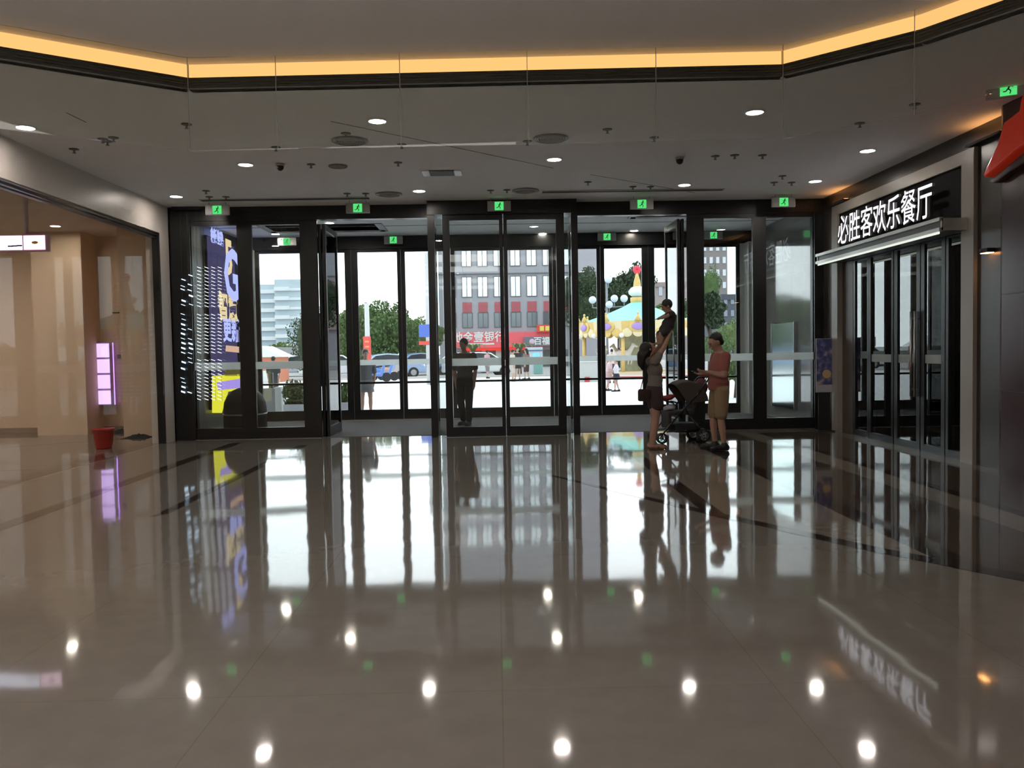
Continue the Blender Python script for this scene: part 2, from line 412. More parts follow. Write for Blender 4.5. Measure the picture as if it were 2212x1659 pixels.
# wall bracket, switch
br = empty('wall_bracket', (P(262, 680, 16.7).x, 16.9, P(262, 675, 16.7).z), 0, 'small dark T shaped bracket on the recessed shop wall', 'wall bracket')
MB().box(-.20, -.16, -.015, .20, -.13, .012).build('crossbar', M_DGREY, br)
MB().cone((0, 0, -.02), (0, -.16, 0), .02, .02).ball((0, -.14, -.08), (.06, .05, .05)).build('arm', M_DGREY, br)
tag(bevel(MB().cb((P(255, 770, 16.8).x, 16.88, P(255, 770, 16.8).z), (.10, .035, .08)).build('switch_box', M_GREYM), .005), 'small grey switch box below the wall bracket', 'switch box')
# red bucket
bx, by = P(224, 950, 13.7).x, 13.7
bk = empty('bucket', (bx, by, 0), 0, 'red plastic bucket on the shop floor beside the glass', 'bucket')
red = mat('red_plastic', (.48, .03, .015), .4)
MB().lathe([(0, .005), (.115, .005), (.125, .02), (.165, .31), (.176, .315), (.176, .33), (.158, .33), (.118, .03), (0, .03)], n=28).build('tub', red, bk)
MB().tube([(.17*math.cos(t), .17*math.sin(t)*.35-.0, .30-.10*math.sin(t)) for t in [PI*i/10 for i in range(11)]], .004, 6).build('handle', mat('wire_handle', (.5, .5, .5), .4, 1.), bk)
# cloths on shop floor
def cloth(name, px, py, wx, wy, h, col, label):
    c = FL(px, py); m = MB(); N = 14
    vs = [[m.bm.verts.new((c.x+wx*(i/N-.5), c.y+wy*(j/N-.5), .006+max(0, h*(1-((i/N-.5)**2+(j/N-.5)**2)*4.2))*(.6+.4*math.sin(i*1.3+j*2.1))*(.5+.5*math.cos(j*1.7-i*.4)**2)))
           for j in range(N+1)] for i in range(N+1)]
    for i in range(N):
        for j in range(N): m.bm.faces.new((vs[i][j], vs[i+1][j], vs[i+1][j+1], vs[i][j+1])).smooth = True
    o = m.build(name, mat(name+'_fabric', col, .9)); s = o.modifiers.new('s', 'SOLIDIFY'); s.thickness = .006
    tag(o, label, 'cloth')
cloth('floor_cloth', 272, 934, .55, .5, .10, (.02, .02, .02), 'crumpled black cloth on the shop floor behind the red bucket')
cloth('floor_cloth', 300, 945, .45, .5, .08, (.05, .12, .05), 'crumpled dark green cloth on the shop floor right of the red bucket')

# right wall with restaurant front ---------------------------------------
def ry(px, py=700, x=XR): return AX(px, py, x).y
wr = MB()
wr.box(XR, 14.25, 0, XR+.3, 15.0, 4.5).box(XR, 10.0, 3.86, XR+.3, 14.25, 4.5).box(XR, 9.2, 0, XR+.3, 10.0, 4.5)
struct(wr, 'wall_right', M_DARKWALL, 'dark brown stone wall around the restaurant front')
mw = MB().prism([(5.62, 9.12), (5.64, 9.18), (5.70, 9.22), (6.3, 9.22), (6.3, -9), (5.62, -9)], 'z', 0, 4.5)
struct(mw, 'wall_maroon', mat('glossy_maroon_panel', (.060, .028, .030), .22, var=.1), 'glossy dark maroon panelled wall at the right edge')
jt = MB().box(5.612, 2, 2.02, 5.62, 9.1, 2.03).box(5.612, 2, .95, 5.62, 9.1, .96); struct(jt, 'trim_2', M_BLACK, 'thin dark joints across the maroon wall', 'trim')
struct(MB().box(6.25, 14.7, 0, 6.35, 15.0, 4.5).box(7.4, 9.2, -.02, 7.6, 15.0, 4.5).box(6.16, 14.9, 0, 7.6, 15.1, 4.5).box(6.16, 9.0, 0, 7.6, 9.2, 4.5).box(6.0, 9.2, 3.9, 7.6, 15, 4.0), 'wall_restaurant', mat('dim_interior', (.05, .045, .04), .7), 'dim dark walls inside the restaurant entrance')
fr = MB(); M_FRAME = mat('pale_stone_frame', (.32, .29, .255), .35)
yA, yB, yC, yD = 14.25, 14.02, 10.27, 10.0
fr.box(XR-.05, yB, 0, XR+.12, yA, 3.86).box(XR-.05, yD, 0, XR+.12, yC, 3.86).box(XR-.05, yC, 3.70, XR+.12, yB, 3.86)
struct(fr, 'trim_3', M_FRAME, 'pale stone portal frame around the restaurant entrance', 'door frame')
struct(MB().box(XR-.01, yC, 3.02, XR+.15, yB, 3.70), 'wall_fascia', mat('deep_black_fascia', (.004, .004, .004), .8, spec=.2), 'matt black fascia panel behind the white lettering')
cn = empty('entrance_canopy', (XR, 12.2, 3.0), 0, 'slim projecting metal canopy with two bright edges over the restaurant doors', 'canopy')
alu = mat('pale_aluminium', (.62, .63, .60), .3, .6)
MB().box(-.36, -2.05, -.12, 0, 1.85, -.0).build('slab', mat('canopy_dark', (.10, .10, .095), .35), cn)
MB().box(-.40, -2.07, -.13, -.35, 1.88, -.085).build('lower_rail', alu, cn)
MB().box(-.40, -2.07, -.005, -.35, 1.88, .04).build('upper_rail', alu, cn)
MB().box(-.372, -2.0, -.155, -.355, 1.85, -.13).build('light_tube', emis('canopy_tube', (.93, 1.0, .88), .75), cn)
for yy in (-2.07, 1.86): MB().box(-.37, yy, -.12, 0, yy+.02, .03).build('end_cap', alu, cn)
# lettering
sg = empty('shop_sign', (XR-.16, 12.4, 3.35), 0, 'glowing white raised Chinese lettering on the black restaurant fascia', 'shop sign')
chars = '必胜客欢乐餐厅'
yl = AX(1812, 500, XR-.16).y; yr_ = AX(2018, 440, XR-.16).y
M_LET = emis('white_letter_face', (.93, .93, 1.0), 1.3); 
for i, ch in enumerate(chars):
    y = yl+(yr_-yl)*(i+.5)/7
    lt = text_part(ch, .50, .02, M_LET, (0, y-12.4, -.02), FACE_MX, sg, 'letter', offset=.0015, sx=.86)
    lt.data.materials.append(mat('letter_side', (.30, .30, .32), .5))
    for p_ in lt.data.polygons:
        if p_.normal.z < .5: p_.material_index = 1
MB().box(.10, -1.9, -.30, .16, 1.75, -.27).build('mounting_rail', M_DGREY, sg)
# doors and panels in the front (plane just inside XR)
xd = XR+.06
def dpx(px): return AX(px, 760, xd).y
struct(MB().box(xd-.02, dpx(1845), 0, xd+.2, 14.02, 3.02), 'wall_jamb', mat('brown_jamb_stone', (.075, .055, .04), .4), 'brown stone jamb left of the restaurant doors')
M_FR = mat('dark_bronze_frame', (.012, .012, .013), .3)
def rleaf(name, y0, y1, label, film=False, fw=.06):
    """door leaf between y0 (near) and y1 (far)"""
    o = MB().box(xd-.02, y0, .0, xd+.03, y0+fw, 2.95).box(xd-.02, y1-fw, 0, xd+.03, y1, 2.95).box(xd-.02, y0+fw, 2.86, xd+.03, y1-fw, 2.95).box(xd-.02, y0+fw, 0, xd+.03, y1-fw, .10).build(name, M_FR)
    tag(o, label, 'door', None, 'structure')
    MB().box(xd, y0+fw, .10, xd+.01, y1-fw, 2.86).build('glass_pane', M_GLASSD, o)
    if film: MB().box(xd+.015, y0+fw, .15, xd+.02, y1-fw, 1.25).build('frosted_film', mat('grey_film', (.16, .16, .15), .6), o)
    else: MB().box(xd-.004, y0+fw, 1.22, xd-.001, y1-fw, 1.34).build('safety_stripe', mat('faded_film', (.30, .32, .31), .5), o)
    return o
rleaf('window_2', dpx(1879), dpx(1845)-.02, 'fixed side light with grey lower film beside the restaurant doors', True)
d1 = rleaf('door_1', dpx(1932), dpx(1879)-.01, 'far leaf of the restaurant glass doors')
d2 = rleaf('door_2', dpx(1990), dpx(1934), 'middle leaf of the restaurant glass doors', False, .10)
d3 = rleaf('door_3', dpx(2044), dpx(1992), 'near leaf of the restaurant glass doors', False, .09)
w3 = rleaf('window_3', yC, dpx(2046), 'fixed side light with posters at the near side of the restaurant doors', True)
for d, yy in ((d2, dpx(1988)), (d3, dpx(1996)-.0)):
    MB().tube([(xd-.07, yy+.12, .75), (xd-.07, yy+.12, 1.95)], .018).cone((xd-.07, yy+.12, .85), (xd, yy+.12, .85), .012, .012).cone((xd-.07, yy+.12, 1.85), (xd, yy+.12, 1.85), .012, .012).build('pull_handle', M_STEEL, d)
struct(MB().box(xd-.03, yC, 2.95, xd+.1, 13.75, 3.02), 'trim_4', M_FR, 'dark head rail over the restaurant doors', 'door frame')
# logo above maroon wall
lg = empty('roof_logo', (5.62, 8.43, 3.3), 0, 'red glossy roof shaped logo on the maroon wall, cut by the frame', 'logo sign')
half = [(0, .74), (.16, .74), (.20, .60), (.46, .55), (.56, .36), (.84, .07), (.80, .03), (.55, .10), (.25, .20), (0, .24)]
out = half + [(-x, z) for x, z in half[-2:0:-1]]
r_ = MB().prism(out, 'x', -.14, 0).build('roof_shape', mat('red_gloss_plastic', (.62, .035, .012), .18, emit=(.8, .05, .02), es=.10), lg); bevel(r_, .035, 4)
half = [(0, .20), (.25, .15), (.55, .06), (.80, -.01), (.70, -.05), (.4, .02), (0, .09)]
r_ = MB().prism(half + [(-x, z) for x, z in half[-2:0:-1]], 'x', -.09, 0).build('brim', mat('plum_plastic', (.06, .03, .035), .25), lg); bevel(r_, .012, 2)
# wall niche panel and orange lit sliver on brown wall
tag(bevel(MB().box(XR-.03, 9.30, 1.30, XR, 9.46, 2.28).build('wall_panel', M_GREYM), .004), 'narrow grey panel on the dark wall beside the maroon panelling', 'wall panel')
wp = MB().box(5.66, 9.06, 0, 5.86, 9.2, .18).build('floor_block', M_BLACKM); tag(wp, 'small black block at the foot of the maroon wall', 'block')

# notice stand between facade and restaurant
ns = empty('poster_stand', (P(1780, 900, 14.25).x, 14.25, 0), 0, 'blue and gold event poster on a dark stand beside the restaurant front', 'poster stand')
xw = .14; z0 = P(1780, 848, 14.2).z; z1 = P(1780, 731, 14.2).z
MB().box(-xw, -.015, z0, xw, .015, z1).build('board', mat('poster_backing', (.3, .3, .34), .5), ns)
def artmat():
    m = bpy.data.materials.new('poster_print'); m.use_nodes = True; n = m.node_tree; b = n.nodes['Principled BSDF']; b.inputs['Roughness'].default_value = .4
    t = n.nodes.new('ShaderNodeTexCoord'); v = n.nodes.new('ShaderNodeTexNoise'); v.inputs['Scale'].default_value = 9
    r = n.nodes.new('ShaderNodeValToRGB'); r.color_ramp.elements[0].color = (.05, .06, .16, 1); r.color_ramp.elements[0].position = .4
    r.color_ramp.elements[1].color = (.45, .36, .30, 1); r.color_ramp.elements[1].position = .68
    e = r.color_ramp.elements.new(.55); e.color = (.13, .13, .28, 1)
    n.links.new(t.outputs['Object'], v.inputs['Vector']); n.links.new(v.outputs['Fac'], r.inputs[0]); n.links.new(r.outputs[0], b.inputs['Base Color'])
    return m
MB().box(-xw+.005, -.019, z0+.14, xw-.005, -.015, z1-.01).build('print', artmat(), ns)
MB().cone((.04, -.019, z0+.32), (.04, -.022, z0+.32), .075, .075, 20).build('gold_disc', mat('gold_print', (.55, .38, .18), .5), ns)
MB().box(-xw+.005, -.019, z0+.01, xw-.005, -.015, z0+.13).build('footer_strip', mat('pale_print', (.4, .4, .42), .5), ns)
MB().box(-.10, -.01, .02, .10, .012, z0).build('post', M_BLACKM, ns)
MB().box(-.16, -.14, 0, .16, .14, .02).build('base', M_BLACKM, ns)
tag(MB().box(5.80, 14.30, 1.0, 5.83, 14.42, 1.55).build('orange_notice', mat('orange_print', (.8, .25, .05), .5)), 'small orange notice on the wall behind the poster stand', 'notice')

# facade strips on each side
# ================================================================ INNER FACADE
FX = lambda px: P(px, 700, YF).x
HB = 3.86          # underside of header
hd = MB().box(XL, YF-.05, HB, XR, YF+.12, 4.12)
struct(hd, 'trim_5', M_BLACK, 'black header beam over the inner entrance doors', 'beam')
end_l = MB().box(XL, YF-.06, 0, FX(418), YF+.14, HB); struct(end_l, 'wall_end_left', M_BLACK, 'black end post at the left of the inner facade', 'post')
end_r = MB().box(FX(1757), YF-.06, 0, XR, YF+.14, HB); struct(end_r, 'wall_end_right', M_BLACK, 'black end post at the right of the inner facade', 'post')
wn = [3]; dn = [3]
def panel(kind, x0, x1, y, label, l=.12, r=.12, b=.20, t=.08, z1=HB, stripe=(1.24, 1.37), yd=.06, push=False, g=M_GLASS):
    """glazed panel facing the hall with its own frame"""
    if kind == 'window': wn[0] += 1; nm = 'window_%d' % wn[0]
    else: dn[0] += 1; nm = 'door_%d' % dn[0]
    m = MB()
    m.box(x0, y-yd/2, 0, x0+l, y+yd/2, z1).box(x1-r, y-yd/2, 0, x1, y+yd/2, z1)
    m.box(x0+l, y-yd/2, 0, x1-r, y+yd/2, b).box(x0+l, y-yd/2, z1-t, x1-r, y+yd/2, z1)
    o = m.build(nm, M_BLACK); tag(o, label, kind, None, 'structure')
    MB().box(x0+l, y-.006, b, x1-r, y+.006, z1-t).build('glass_pane', g, o)
    if stripe: MB().box(x0+l, y-.009, stripe[0], x1-r, y-.007, stripe[1]).build('safety_stripe', M_STRIPE, o)
    if push: MB().box(x0+l, y-.03, .80, x1-r, y+.03, .845).build('push_bar', M_BLACK, o)
    return o
wA = panel('window', FX(418), FX(534), YF, 'fixed inner pane at far left with the advertising screen behind', 0.0, .13)
wB = panel('window', FX(534), FX(690), YF, 'glazed inner panel left of the left open doorway', .13, .30)
wC = panel('window', FX(1485), FX(1640), YF, 'glazed inner panel behind the man in the pink shirt', .30, .12)
wD = panel('window', FX(1640), FX(1757), YF, 'fixed inner pane at far right next to the poster stand', .12, .0)
YC = 14.50
def CX_(px): return P(px, 700, YC).x
dA = panel('door', CX_(960), CX_(1089), YC, 'left leaf of the closed centre door pair', .12, .06, .17, .10)
dB = panel('door', CX_(1091), CX_(1221), YC, 'right leaf of the closed centre door pair', .06, .14, .17, .10)
struct(MB().box(CX_(928), YC-.08, HB, CX_(1248), YF-.05, 4.12), 'trim_6', M_BLACK, 'black header box over the centre door pair', 'beam')
struct(MB().box(CX_(928), YC-.05, .0, CX_(943), YC+.05, HB), 'trim_7', M_BLACK, 'black post left of the centre doors', 'post')
struct(MB().box(CX_(1236), YC-.05, .0, CX_(1250), YC+.05, HB), 'trim_8', M_BLACK, 'black post right of the centre doors', 'post')
# slim steel strips on posts
for i, (px0, px1) in enumerate(((945, 958), (1223, 1234))):
    o = MB().box(CX_(px0), YC-.01, 0, CX_(px1), YC+.01, HB).build('window_%d' % (wn[0]+1), M_GLASSD); wn[0] += 1
    tag(o, 'narrow glass strip at the %s of the centre doors' % ('left', 'right')[i], 'window', None, 'structure')
st = empty('door_threshold', ((CX_(960)+CX_(1221))/2, YC, 0), 0, 'bright metal threshold strip under the centre doors', 'threshold', None, 'structure')
MB().box(-1.07, -.10, .001, 1.07, -.05, .008).build('strip', M_STEEL, st)
for x0, x1, lab in ((FX(418), FX(690), 'left'), (FX(1485), FX(1757), 'right')):
    o = MB().box(x0, YF-.09, .001, x1, YF-.04, .008).build('trim_%d' % (9 if lab == 'left' else 10), M_STEEL); tag(o, 'bright metal strip on the floor below the %s inner panels' % lab, 'threshold', None, 'structure')
# open leaves seen nearly edge-on (they stand square to the facade)
def side_leaf(x, y0, y1, label):
    dn[0] += 1
    m = MB()
    m.box(x-.025, y0, 0, x+.025, y0+.07, 3.8).box(x-.025, y1-.07, 0, x+.025, y1, 3.8).box(x-.025, y0+.07, 0, x+.025, y1-.07, .18).box(x-.025, y0+.07, 3.7, x+.025, y1-.07, 3.8)
    o = m.build('door_%d' % dn[0], M_BLACK); tag(o, label, 'door', None, 'structure')
    MB().box(x-.005, y0+.07, .18, x+.005, y1-.07, 3.7).build('glass_pane', M_GLASS, o)
    MB().box(x-.009, y0+.07, 1.24, x-.007, y1-.07, 1.37).build('safety_stripe', M_STRIPE, o)
    MB().tube([(x-.06, y0+.2, .9), (x-.06, y0+.2, 1.8)], .015).cone((x-.06, y0+.2, 1.0), (x, y0+.2, 1.0), .01, .01).cone((x-.06, y0+.2, 1.7), (x, y0+.2, 1.7), .01, .01).build('pull_handle', M_STEEL, o)
side_leaf(FX(692), YF+.1, YF+1.25, 'open glass leaf folded back at the left of the left doorway')
side_leaf(FX(702), YF+.1, YF+1.22, 'second open glass leaf stacked inside the left doorway')
side_leaf(FX(1479), YF+.1, YF+1.25, 'open glass leaf folded back at the right of the right doorway')
side_leaf(FX(1470), YF+.1, YF+1.22, 'second open glass leaf stacked inside the right doorway')
side_leaf(FX(936), YF-.24, YF+.95, 'open glass leaf beside the left post of the centre doors')
side_leaf(FX(1243), YF-.24, YF+.95, 'open glass leaf beside the right post of the centre doors')
# ================================================================ VESTIBULE
struct(MB().box(XL+.02, YF, -.02, XR-.02, YO-.45, .006), 'floor_mat', mat('charcoal_entrance_mat', (.12, .123, .125), .9, bump=.4, bscale=200, var=.15, vscale=60), 'charcoal entrance mat filling the lobby floor', 'floor mat')
struct(MB().box(XL, YO-.45, -.02, XR, YO+.3, .004), 'floor_sill', mat('pale_sill_stone', (.5, .48, .44), .2), 'pale stone strip along the outer doors', 'floor')
vc = MB()
ZV = 4.08
REC = ((-4.7, -2.3, 16.75, 17.75), (2.7, 4.5, 14.98, 16.5))
def holed(x0, x1, h):
    a, b, y0, y1 = h
    vc.box(x0, YF+.12, ZV, x1, y0, ZV+.1).box(x0, y1, ZV, x1, YO+.2, ZV+.1).box(x0, y0, ZV, a, y1, ZV+.1).box(b, y0, ZV, x1, y1, ZV+.1).box(a, y0, ZV+.32, b, y1, ZV+.4)
holed(XL, 0, REC[0]); holed(0, XR, REC[1])
struct(vc, 'ceiling_lobby', mat('lobby_ceiling_paint', (.84, .86, .87), .85), 'grey white ceiling of the entrance lobby', 'ceiling')
rc = MB()
for a, b, y0, y1 in REC:
    rc.box(a-.02, y0, ZV, a, y1, ZV+.32).box(b, y0, ZV, b+.02, y1, ZV+.32).box(a, y0-.02, ZV, b, y0, ZV+.32).box(a, y1, ZV, b, y1+.02, ZV+.32)
    rc.box(a-.05, y0-.03, ZV-.012, a+.10, y1+.05, ZV).box(b-.1, y0-.03, ZV-.012, b+.05, y1+.05, ZV).box(a, y1-.15, ZV-.012, b, y1+.05, ZV)
struct(rc, 'trim_11', mat('maroon_recess_lining', (.10, .07, .075), .5), 'dark maroon lining of the square lobby ceiling recesses', 'trim')
struct(MB().box(XL, 17.06, ZV-.006, XR, 17.08, ZV), 'trim_12', M_DGREY, 'thin dark seam across the lobby ceiling', 'trim')
struct(MB().box(XL-.2, YF-.1, -.02, XL, YO+.3, 4.6), 'wall_lobby_left', mat('lobby_wall_dark', (.10, .105, .10), .35), 'dark side wall at the left of the lobby')
struct(MB().box(XR, YF+.05, -.02, XR+.3, YO+.3, 4.6), 'wall_lobby_right', mat('lobby_wall_polished', (.26, .26, .245), .07, ior=2.1, var=.1), 'polished grey side wall at the right of the lobby')
pm = empty('wall_mirror', (XR-.03, 16.6, 0), 0, 'pale reflective glass board low on the right lobby wall', 'glass board')
MB().box(-.03, -.55, P(1695, 880, 16.6).z, .03, .75, P(1695, 698, 16.6).z).build('board', mat('pale_mirror', (.70, .80, .80), .12, 1.), pm)
MB().box(-.04, -.57, P(1695, 880, 16.6).z-.02, .03, -.55, P(1695, 698, 16.6).z+.02).build('edge_strip', M_STEEL, pm)
MB().box(-.04, .75, P(1695, 880, 16.6).z-.02, .03, .77, P(1695, 698, 16.6).z+.02).build('edge_strip', M_STEEL, pm)

struct(MB().box(XL, 15.05, .006, XL+.14, 15.85, ZV), 'wall_pilaster', mat('grey_green_pilaster', (.19, .20, .185), .4), 'grey green pilaster on the left lobby wall before the advertising screen')
# advertising screen on the left lobby wall
XS = XL+.06
sy0 = AX(452, 700, XS).y; sy1 = min(AX(531, 700, XS).y, 18.15)
scn = empty('advertising_screen', (XS, (sy0+sy1)/2, 0), 0, 'tall dark blue lit advertising screen on the left lobby wall', 'advertising screen')
hw = (sy1-sy0)/2; zb, zt = .42, 3.86
MB().box(-.05, -hw, zb, 0, hw, zt).build('housing', M_BLACKM, scn)
MB().box(0, -hw+.02, zb+.02, .01, hw-.02, zt-.02).build('display', emis('navy_display', (.055, .05, .12), .9), scn)
LAV = emis('lavender_graphic', (.42, .47, 1.0), 1.05); GOLD = emis('gold_graphic', (.86, .68, .38), .85)
YEL = emis('yellow_graphic', (.85, .82, .05), .80); PUR = emis('violet_graphic', (.42, .32, .85), .8)
def stxt(s, size, px, py, m, nm='lettering', dx=.012, off=.01, sx=1., sy=1.):
    q = AX(px, py, XS); return text_part(s, size, .003, m, (dx, q.y-scn.location.y, q.z), FACE_PX, scn, nm, off, sx, sy)
stxt('全新体验', .19, 467, 508, LAV, sx=1.0); stxt('极速生活', .19, 468, 519, LAV)
stxt('5', 1.0, 493, 560, GOLD, 'numeral', .012, .03)
stxt('G', 1.5, 499, 600, LAV, 'big_letter', .02, .04, sx=.95, sy=1.0)
stxt('智慧', .62, 492, 668, GOLD, 'gold_lettering', .012, .02, sx=1.0)
stxt('更新', .52, 499, 717, LAV, 'lettering', .012, .015, sx=1.05)
def spoly(pts, m, nm, dx=.012):
    b = MB(); q = [AX(x, y, XS) for x, y in pts]
    b.prism([(v.y-scn.location.y, v.z) for v in q], 'x', dx-.002, dx+.002); return b.build(nm, m, scn)
spoly([(487, 746), (515, 749), (515, 762), (486, 759)], emis('peach_graphic', (.75, .48, .35), .8), 'caption_bar')
spoly([(457, 812), (517, 808), (517, 843), (492, 846), (478, 892), (457, 892)], YEL, 'yellow_shape')
spoly([(466, 826), (517, 818), (517, 838), (470, 843)], PUR, 'violet_band', .016)
spoly([(484, 785), (517, 785), (517, 812), (484, 812)], emis('olive_graphic', (.10, .09, .03), .8), 'olive_shape')
# black domed machine in front of the screen
dm = empty('domed_cabinet', (P(520, 900, 16.2).x+.06, 16.3, 0), 0, 'black dome topped cabinet in front of the advertising screen', 'cabinet')
MB().lathe([(0, .86), (.12, .85), (.24, .80), (.33, .71), (.39, .58), (.41, .44), (.41, .08), (0, .08)], n=32).build('body', M_BLACKM, dm)
MB().lathe([(0, .08), (.36, .08), (.36, .006), (0, .006)], n=32).build('base', M_DGREY, dm)
MB().lathe([(.408, .33), (.418, .33), (.418, .36), (.408, .36)], n=32).build('trim_ring', M_STEEL, dm)

# tilted glowing bars stand in for motion-streaked light on the left pane
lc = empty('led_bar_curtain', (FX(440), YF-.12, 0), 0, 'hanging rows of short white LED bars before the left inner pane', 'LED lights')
STREAK_W = emis('led_white', (.86, .93, 1.0), 2.0); STREAK_B = emis('led_blue_white', (.62, .82, 1.0), 2.2)
def streak_bar(m, x, z, w, h):
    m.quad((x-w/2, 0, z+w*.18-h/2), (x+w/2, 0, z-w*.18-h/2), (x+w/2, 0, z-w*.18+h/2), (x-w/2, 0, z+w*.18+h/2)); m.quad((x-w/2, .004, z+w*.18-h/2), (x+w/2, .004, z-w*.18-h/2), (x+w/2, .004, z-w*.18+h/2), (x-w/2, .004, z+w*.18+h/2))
MB().box(-.45, -.02, 4.04, .38, .012, 4.10).build('top_rail', M_BLACK, lc)  # rail and wires added to carry the streak bars
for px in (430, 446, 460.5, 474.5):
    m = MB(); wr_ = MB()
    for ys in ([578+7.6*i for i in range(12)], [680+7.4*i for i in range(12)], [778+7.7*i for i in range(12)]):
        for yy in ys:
            q = P(px, yy, YF-.12); streak_bar(m, q.x-lc.location.x, q.z, .068, .0075)
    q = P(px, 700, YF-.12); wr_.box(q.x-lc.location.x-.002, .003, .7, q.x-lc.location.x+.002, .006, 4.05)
    o = m.build('led_strand', STREAK_W, lc); wr_.build('wire', M_DGREY, o)
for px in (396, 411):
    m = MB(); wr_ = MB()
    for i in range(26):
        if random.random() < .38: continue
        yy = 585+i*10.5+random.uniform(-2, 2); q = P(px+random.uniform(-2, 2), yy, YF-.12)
        streak_bar(m, q.x-lc.location.x, q.z, .07, random.choice((.008, .014, .026)))
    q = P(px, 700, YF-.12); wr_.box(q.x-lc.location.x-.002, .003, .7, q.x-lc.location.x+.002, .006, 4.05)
    o = m.build('led_strand', STREAK_B, lc); wr_.build('wire', M_DGREY, o)

# ================================================================ OUTER FACADE
OX = lambda px: P(px, 700, YO).x
HO = 3.80
struct(MB().box(XL, YO-.08, HO, XR, YO+.2, 4.5), 'trim_13', M_BLACK, 'black header beam over the outer doors', 'beam')
outer = [555, 660, 762, 869, 976, 1090, 1195, 1298, 1401, 1500, 1598]
pos_txt = ['behind the grey bin', 'second outer leaf from the left, beside the planter', 'in line with the red pole banner', 'right of the red pole banner', 'behind the standing man in the lobby', 'in line with the grey office block', 'left of the carousel', 'showing the left half of the carousel', 'showing the right half of the carousel', 'showing the round clipped tree']
for i in range(10):
    x0, x1 = OX(outer[i]), OX(outer[i+1])
    wl_ = .14 if i in (2, 8) else .09; wr2 = .14 if i in (1, 7) else .08
    panel('door', x0, x1-.005, YO, 'outer glass door leaf %s' % pos_txt[i], wl_, wr2, .22, .07, HO, (1.22, 1.34), .06, True)
M_JAMB = mat('white_jamb', (.62, .64, .62), .4)
struct(MB().box(XL, YO-.05, 0, OX(555), YO+.15, HO).box(OX(540), YO-.35, 0, OX(540)+.16, YO-.05, HO), 'wall_outer_left', M_JAMB, 'pale grey jamb column left of the outer doors')
struct(MB().box(OX(1598), YO-.05, 0, XR, YO+.15, HO).box(OX(1606), YO-.4, 0, OX(1606)+.20, YO-.05, HO), 'wall_outer_right', M_JAMB, 'pale jamb column right of the outer doors')
struct(MB().box(-20, YO+.1, -.1, XL, YO+.35, 8).box(XR, YO+.1, -.1, 20, YO+.35, 8).box(XL, YO+.1, 4.3, XR, YO+.35, 8), 'wall_exterior', mat('exterior_cladding', (.35, .34, .33), .6), 'outside wall of the shopping centre')
# shell behind and above
struct(MB().box(-14.3, -9.2, 0, 7.6, -9, 4.6), 'wall_back', M_WHITE, 'pale wall closing the hall behind the viewer')
struct(MB().box(-14.3, -9.2, 4.5, 7.8, YO+.3, 4.65), 'ceiling_slab', M_DGREY, 'roof slab above the ceilings', 'ceiling')

for x, y in ((-4.2, 3.6), (-1.2, 3.6), (-4.2, .2), (-1.2, .2), (-4.2, -4)):  # unseen panels added to lift the light on floor and ceiling
    t = empty('ceiling_light_panel', (x, y, ZU-.001), 0, 'broad glowing light panel in the raised ceiling behind the viewer', 'ceiling light', 'light panels behind the viewer')
    MB().box(-1.3, -1.0, -.012, 1.3, 1.0, -.002).build('diffuser', emis('warm_panel_diffuser', (1.0, .92, .86), 3.0), t)
    MB().box(-1.34, -1.04, -.016, -1.3, 1.04, 0).box(1.3, -1.04, -.016, 1.34, 1.04, 0).box(-1.3, -1.04, -.016, 1.3, -1.0, 0).box(-1.3, 1.0, -.016, 1.3, 1.04, 0).build('frame', M_WHITEP, t)
t = empty('uplight_trough', (0, 3.1, 3.45), 0, 'long hanging trough lamp shining up at the raised ceiling', 'ceiling light')  # added out of view to brighten the raised ceiling
MB().box(-5.2, -.33, -.06, 2.9, .33, -.01).box(-5.2, -.33, -.01, 2.9, -.30, .05).box(-5.2, .30, -.01, 2.9, .33, .05).build('trough', M_WHITEP, t)
MB().box(-5.18, -.29, -.01, 2.88, .29, .0).build('lamp_strip', emis('trough_lamp', (1.0, .93, .90), 8.), t)
for x in (-5.0, -1, 2.7): MB().cone((x, 0, 0), (x, 0, ZU-3.45), .008, .008, 8).build('hanger', M_STEEL, t)
# ================================================================ CEILING FITTINGS
def downlight_proto(name, emitter, r=.095):
    t = empty(name, (0, 0, 0))
    MB().lathe([(r+.022, 0), (r+.020, -.010), (r, -.012), (r-.002, 0)], n=24).build('trim_ring', M_WHITEP, t)
    MB().cone((0, 0, -.003), (0, 0, -.006), r, r, 24).build('lens', emitter, t)
    return t
_unused = {-5.2: 'by the left shop wall', -3.38: 'second from the left wall', -1.25: 'left of centre', .84: 'at the centre', 2.98: 'right of centre', 5.07: 'by the restaurant wall'}
spots = [(-5.25, 9.53), (-3.38, 11.5), (-5.17, 13.71), (-1.29, 9.44), (.84, 11.43), (-1.2, 13.53), (2.92, 9.27), (3.06, 13.33), (5.04, 11.16), (5.11, 13.17)]
labs = ['white ceiling downlight nearest above the left shop lintel', 'white ceiling downlight left of the small black dome camera', 'white ceiling downlight in the far left corner near the exit sign',
        'white ceiling downlight above the left round air diffuser', 'white ceiling downlight straight in line with the centre doors', 'white ceiling downlight just right of the far round diffuser, left of centre',
        'largest white ceiling downlight right of the right round diffuser', 'white ceiling downlight over the right doorway', 'white ceiling downlight above the restaurant lettering, nearer one', 'white ceiling downlight in the far right corner by the orange glow']
dl = downlight_proto('downlight', M_LAMP); dl['category'] = 'ceiling light'; dl['group'] = 'downlights in the hall ceiling'
for i, (x, y) in enumerate(spots):
    if i == 0: dl.location = (x, y, ZC); dl['label'] = labs[0]
    else: dup(dl, (x, y, ZC), None, labs[i])
dv_ = downlight_proto('lobby_downlight', M_LAMPV, .085); dv_['category'] = 'ceiling light'; dv_['group'] = 'downlights in the lobby ceiling'
